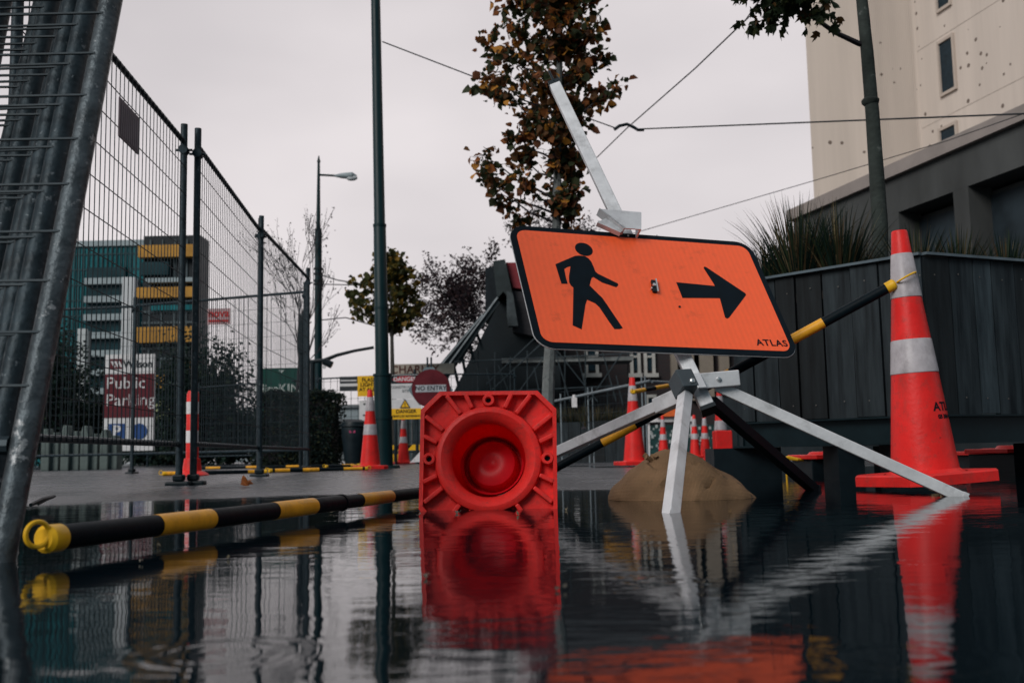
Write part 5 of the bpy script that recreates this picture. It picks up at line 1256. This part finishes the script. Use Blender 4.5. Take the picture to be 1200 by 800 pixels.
# danger construction sign
Y = 19.4
t, bd, x0, x1, z0, z1 = board_sign('danger_sign', 'white danger construction site sign with black header and red oval', 457, 493, 439, 467, Y, SIGNW, thick=.015)
zz = lambda v: P(475, v, Y).z; xm = (x0+x1)/2
hd = panel(x0+.005, x1-.005, zz(449), zz(439.5), Y, BLACKM, bd, 'header')
b = B(); b.prism([(.24*math.cos(a), .062*math.sin(a)) for a in [2*math.pi*i/28 for i in range(28)]], 0, .003, fr2(xm, Y-.012, zz(444.3))); sub(b, 'red_oval', mat('oval red', (.35, .015, .03), .5), bd)
text_on('DANGER', .11, fr2(xm, Y-.0155, zz(444.3)), SIGNW, bd, bold=.002)
GREYT = mat('grey print', (.12, .13, .14), .6)
text_on('CONSTRUCTION', .072, fr2(xm, Y-.005, zz(453.5)), GREYT, bd, bold=.001); text_on('SITE', .072, fr2(xm, Y-.005, zz(458)), GREYT, bd, bold=.001)
Y = 19.2
t, bd, x0, x1, z0, z1 = board_sign('danger_sign', 'white and yellow vehicles danger sign with warning triangle', 458, 494, 467.5, 491, Y, SIGNW, thick=.015)
zz = lambda v: P(476, v, Y).z; xm = (x0+x1)/2
panel(x0, x1, zz(491)+.001, zz(478.5), Y, SIGNY, bd, 'yellow_panel')
b = B(); b.prism([(-.10, 0), (.10, 0), (0, .17)], 0, .003, fr2(xm-.02, Y-.008, zz(477.8))); sub(b, 'triangle_border', BLACK, bd)
b = B(); b.prism([(-.072, .016), (.072, .016), (0, .138)], 0, .002, fr2(xm-.02, Y-.0115, zz(477.8))); sub(b, 'triangle', SIGNY, bd)
b = B(); b.box((xm-.027, Y-.0165, zz(477.8)+.05), (xm-.013, Y-.0138, zz(477.8)+.105)); b.box((xm-.027, Y-.0165, zz(477.8)+.025), (xm-.013, Y-.0138, zz(477.8)+.04)); sub(b, 'exclamation_mark', BLACK, bd)
text_on('DANGER', .095, fr2(xm, Y-.0085, zz(482)), BLACK, bd, bold=.003); text_on('VEHICLES REVERSING', .058, fr2(xm, Y-.0085, zz(487.5)), BLACK, bd, bold=.002)
# rusty name sign beyond
Y = 23.5
t, bd, x0, x1, z0, z1 = board_sign('name_sign', 'long cream sign with rusty capital letters above the danger signs', 462, 532, 426, 439, Y, mat('cream board', (.38, .33, .28), .6, var=.15, scale=6), thick=.04)
text_on('CHARLEY', .25, fr2(P(486, 433, Y).x, Y-.006, P(486, 433, Y).z), mat('rusty letters', (.10, .035, .03), .7), bd, bold=.004, spacing=1.05)
# no entry disc
Y = 15.2; qc = P(504, 455, Y)
ne = thing('no_entry_sign', 'round dark red no entry sign on a grey backing behind the toppled cone', 'road sign', V((qc.x, Y, GZ)))
k = Y/F
b = B(); slabXZ(b, [(qc.x-26*k, qc.z-1*k), (qc.x-6*k, qc.z+25*k), (qc.x+4*k, qc.z+25*k), (qc.x+27*k, qc.z-2*k), (qc.x+19*k, qc.z-18*k), (qc.x-13*k, qc.z-19*k)], Y, Y+.012); bp_ = finish(b, 'backing_plate', mat('grey blue plate', (.13, .17, .19), .5, var=.2), ne)
b = B(); b.prism([(22.5*k*math.cos(a), 22.5*k*math.sin(a)) for a in [2*math.pi*i/40 for i in range(40)]], 0, .006, fr2(qc.x+1*k, Y-.003-.006, qc.z)); dc = finish(b, 'disc', mat('no entry red', (.09, .008, .014), .45), ne)
b = B(); b.box((qc.x-17*k, Y-.020, qc.z-4.2*k), (qc.x+19*k, Y-.0155, qc.z+4.2*k)); sub(b, 'white_bar', mat('dull white bar', (.36, .37, .40), .5), dc)
text_on('NO ENTRY', 7.4*k, fr2(qc.x+1*k, Y-.0215, qc.z), BLACK, dc, bold=.0012)
for dx in (-3, 1.5):
    b = B(); b.tube((qc.x+dx*k, Y+.03, GZ), (qc.x+dx*k, Y+.03, qc.z+37*k), .014, n=8); finish(b, 'post', STEELD, ne)
# pale hoarding behind the danger signs and its striped barrier
Y = 23.
hA = PX(455, Y, 0); hC = PX(556, Y, 0)
hd = thing('hoarding', 'blue grey sheet metal hoarding under the danger signs', 'hoarding', hA)
b = B(); n = 40
for i in range(n):
    xx0 = hA.x+(hC.x-hA.x)*i/n; xx1 = hA.x+(hC.x-hA.x)*(i+1)/n; o_ = .04 if i % 2 else 0
    b.box((xx0+.002, Y+o_, 0), (xx1-.002, Y+.06, P(500, 487, Y).z))
finish(b, 'sheet', mat('blue grey sheet', (.085, .115, .125), .5, var=.3, scale=2, stretch=(1, 1, .3)), hd)
def striped_board(label, u0, u1, Y, z0, z1):
    a = PX(u0, Y, 0); c = PX(u1, Y, 0); t = thing('striped_barrier', label, 'barrier', V((a.x, Y, 0)), 'yellow and black striped barriers')
    b = B(); b.box((a.x, Y, z0), (c.x, Y+.04, z1)); bd = finish(b, 'board', SIGNY, t)
    b = B(); s = a.x+.02
    while s+.22 < c.x:
        b.prism([(0, 0), (.09, 0), (.09+.10, z1-z0-.004), (.10, z1-z0-.004)], 0, .003, fr2(s, Y-.003, z0+.002)); s += .2
    sub(b, 'black_stripes', BLACK, bd)
    for x in (a.x+.06, c.x-.06): b = B(); b.box((x-.03, Y+.045, -.01), (x+.03, Y+.1, z1)); finish(b, 'leg', BLACKM, t)
striped_board('upper yellow and black striped barrier board behind the distant cone', 459, 492, 20.6, .27, .38)
striped_board('lower yellow and black striped barrier board left of the distant cone', 457, 470, 19.9, .05, .2)
# white triangular flap sheet beside distant cone
b = B(); a = P(482, 543, 18.5); b.bm.faces.new([b.bm.verts.new(x) for x in (P(480, 542, 18.4), P(493, 541, 18.6), P(494, 527, 19.2))]); b.bm.faces.new([b.bm.verts.new(x) for x in (P(480, 542, 18.4)+V((0, .03, 0)), P(494, 527, 19.2)+V((0, .03, 0)), P(493, 541, 18.6)+V((0, .03, 0)))])
tag(finish(b, 'plastic_sheet', WHITE, loc=a, normals=False), 'crumpled white plastic sheet beside the distant cone', 'sheet')
# rubbish bag / drum hanging on the fence
q = P(415, 503, 17); dr = thing('rubbish_bin', 'round black bin with a pink sticker left of the pole cone', 'bin', V((q.x, 17, GZ)))
b = B(); b.lathe([(.0001, 0), (.14, 0), (.17, .15), (.20, .45), (.215, .66), (.20, .72), (.12, .76), (.0001, .77)], 20, M=Matrix.Translation((q.x, 17, GZ))); dbo = finish(b, 'body', BLACKM, dr, smooth=True)
b = B(); b.box((q.x-.05, 16.795, q.z-.06), (q.x+.05, 16.80, q.z-.02)); sub(b, 'sticker', mat('pink sticker', (.3, .04, .1), .5), dbo)
b = B(); b.lathe([(.225, .64), (.235, .65), (.225, .67)], 20, M=Matrix.Translation((q.x, 17, GZ))); finish(b, 'lid_rim', BLACKM, dr, smooth=True)
# orange topped table / barrier behind front leg
Y = 22.; q = PX(786, Y, 0); ob = thing('work_trestle', 'white rail trestle with an orange hump behind the sandbag', 'trestle', q)
b = B(); b.box((q.x-.5, Y, P(786, 494, Y).z), (q.x+.55, Y+.05, P(786, 488, Y).z)); finish(b, 'rail', WHITE, ob)
b = B(); slabXZ(b, [(q.x-.28, P(786, 488, Y).z+.003), (q.x+.35, P(786, 488, Y).z+.003), (q.x+.3, P(786, 479, Y).z), (q.x+.05, P(786, 478, Y).z)], Y-.1, Y+.3); finish(b, 'orange_cover', mat('orange cover', (.62, .12, .03), .6), ob)
for dx in (-.45, .5): b = B(); b.beam((q.x+dx, Y+.1, 0), (q.x+dx*.95, Y+.1, P(786, 494, Y).z), .04, .04); finish(b, 'leg', WHITE, ob)
# dark green site fence behind it
b0 = thing('site_hoarding', 'dark green mesh screen behind the slim distant cones', 'screen', PX(760, 24.6, 0))
b = B(); a = PX(756, 24.6, 0); c = PX(860, 24.6, 0); b.box((a.x, 24.0, 0), (c.x, 24.05, .75)); sc2 = finish(b, 'screen', mat('dark green screen', (.012, .04, .04), .7, var=.6, scale=5), b0)
r_ = random.Random(12)
b = B()
for _ in range(60):
    x = r_.uniform(a.x, c.x-.1); z = r_.uniform(.05, .7); s = r_.uniform(.02, .06); b.box((x, 23.985, z), (x+s, 23.997, z+s*1.3))
sub(b, 'torn_holes', mat('pale scraps', (.30, .33, .33), .7), sc2)

# ---- floating fallen leaves and bits of debris
lc_ = [(1102, 573, 'yellow'), (285, 562, 'orange')]
def fallen(u, Y, z, col, label, s=.03, seed=1):
    rr = random.Random(seed); q = PX(u, Y, z); lv = Leaves(); lv.leaf(q, s, col, shape='maple', d=(rr.uniform(-1, 1), rr.uniform(-1, 1), .25), r=rr); lv.leaf(q+V((.004, 0, .001)), s*.9, col, shape='round', d=(rr.uniform(-1, 1), rr.uniform(-1, 1), .35), r=rr)
    o = lv.build('fallen_leaf', LEAF, loc=q); tag(o, label, 'leaf', 'fallen autumn leaves')
fallen(1100, 3.35, .004, (.30, .24, .14), 'pale yellow leaf floating at the foot of the tall cone', .03, 1)
fallen(283, 5.6, .02, (.30, .10, .03), 'orange brown leaf on the wet pavement above the striped bar', .07, 2)
fallen(840, 3.4, .004, (.16, .13, .08), 'small dull leaf floating right of the sandbag', .03, 4)
for k in range(14):
    rq = random.Random(200+k); fallen(rq.uniform(120, 1080), rq.uniform(1.1, 3.3), .003, rq.choice([(.30, .26, .18), (.16, .10, .05), (.22, .2, .17)]), 'tiny leaf fragment floating on the dark puddle', rq.uniform(.005, .011), 300+k)
for o in list(scene.collection.objects):
    if o.get('label') == 'tiny leaf fragment floating on the dark puddle': o['group'] = 'tiny leaf fragments floating on the puddle'
for i, (a, c, lab) in enumerate((((36, 595), (62, 585), 'dark stick lying on the pavement beside the leaning stack'), ((45, 600), (64, 590), 'thin dark stick just in front of the other at the pavement edge'))):
    b = B(); q0 = PX(a[0], 3.3+.1*i, .02); q1 = PX(c[0], 3.55+.1*i, .035); b.path([q0, q0.lerp(q1, .5)+V((0, 0, .004)), q1], [.006, .008, .005], 6); tag(finish(b, 'stick', BLACKM, loc=q0), lab, 'stick')
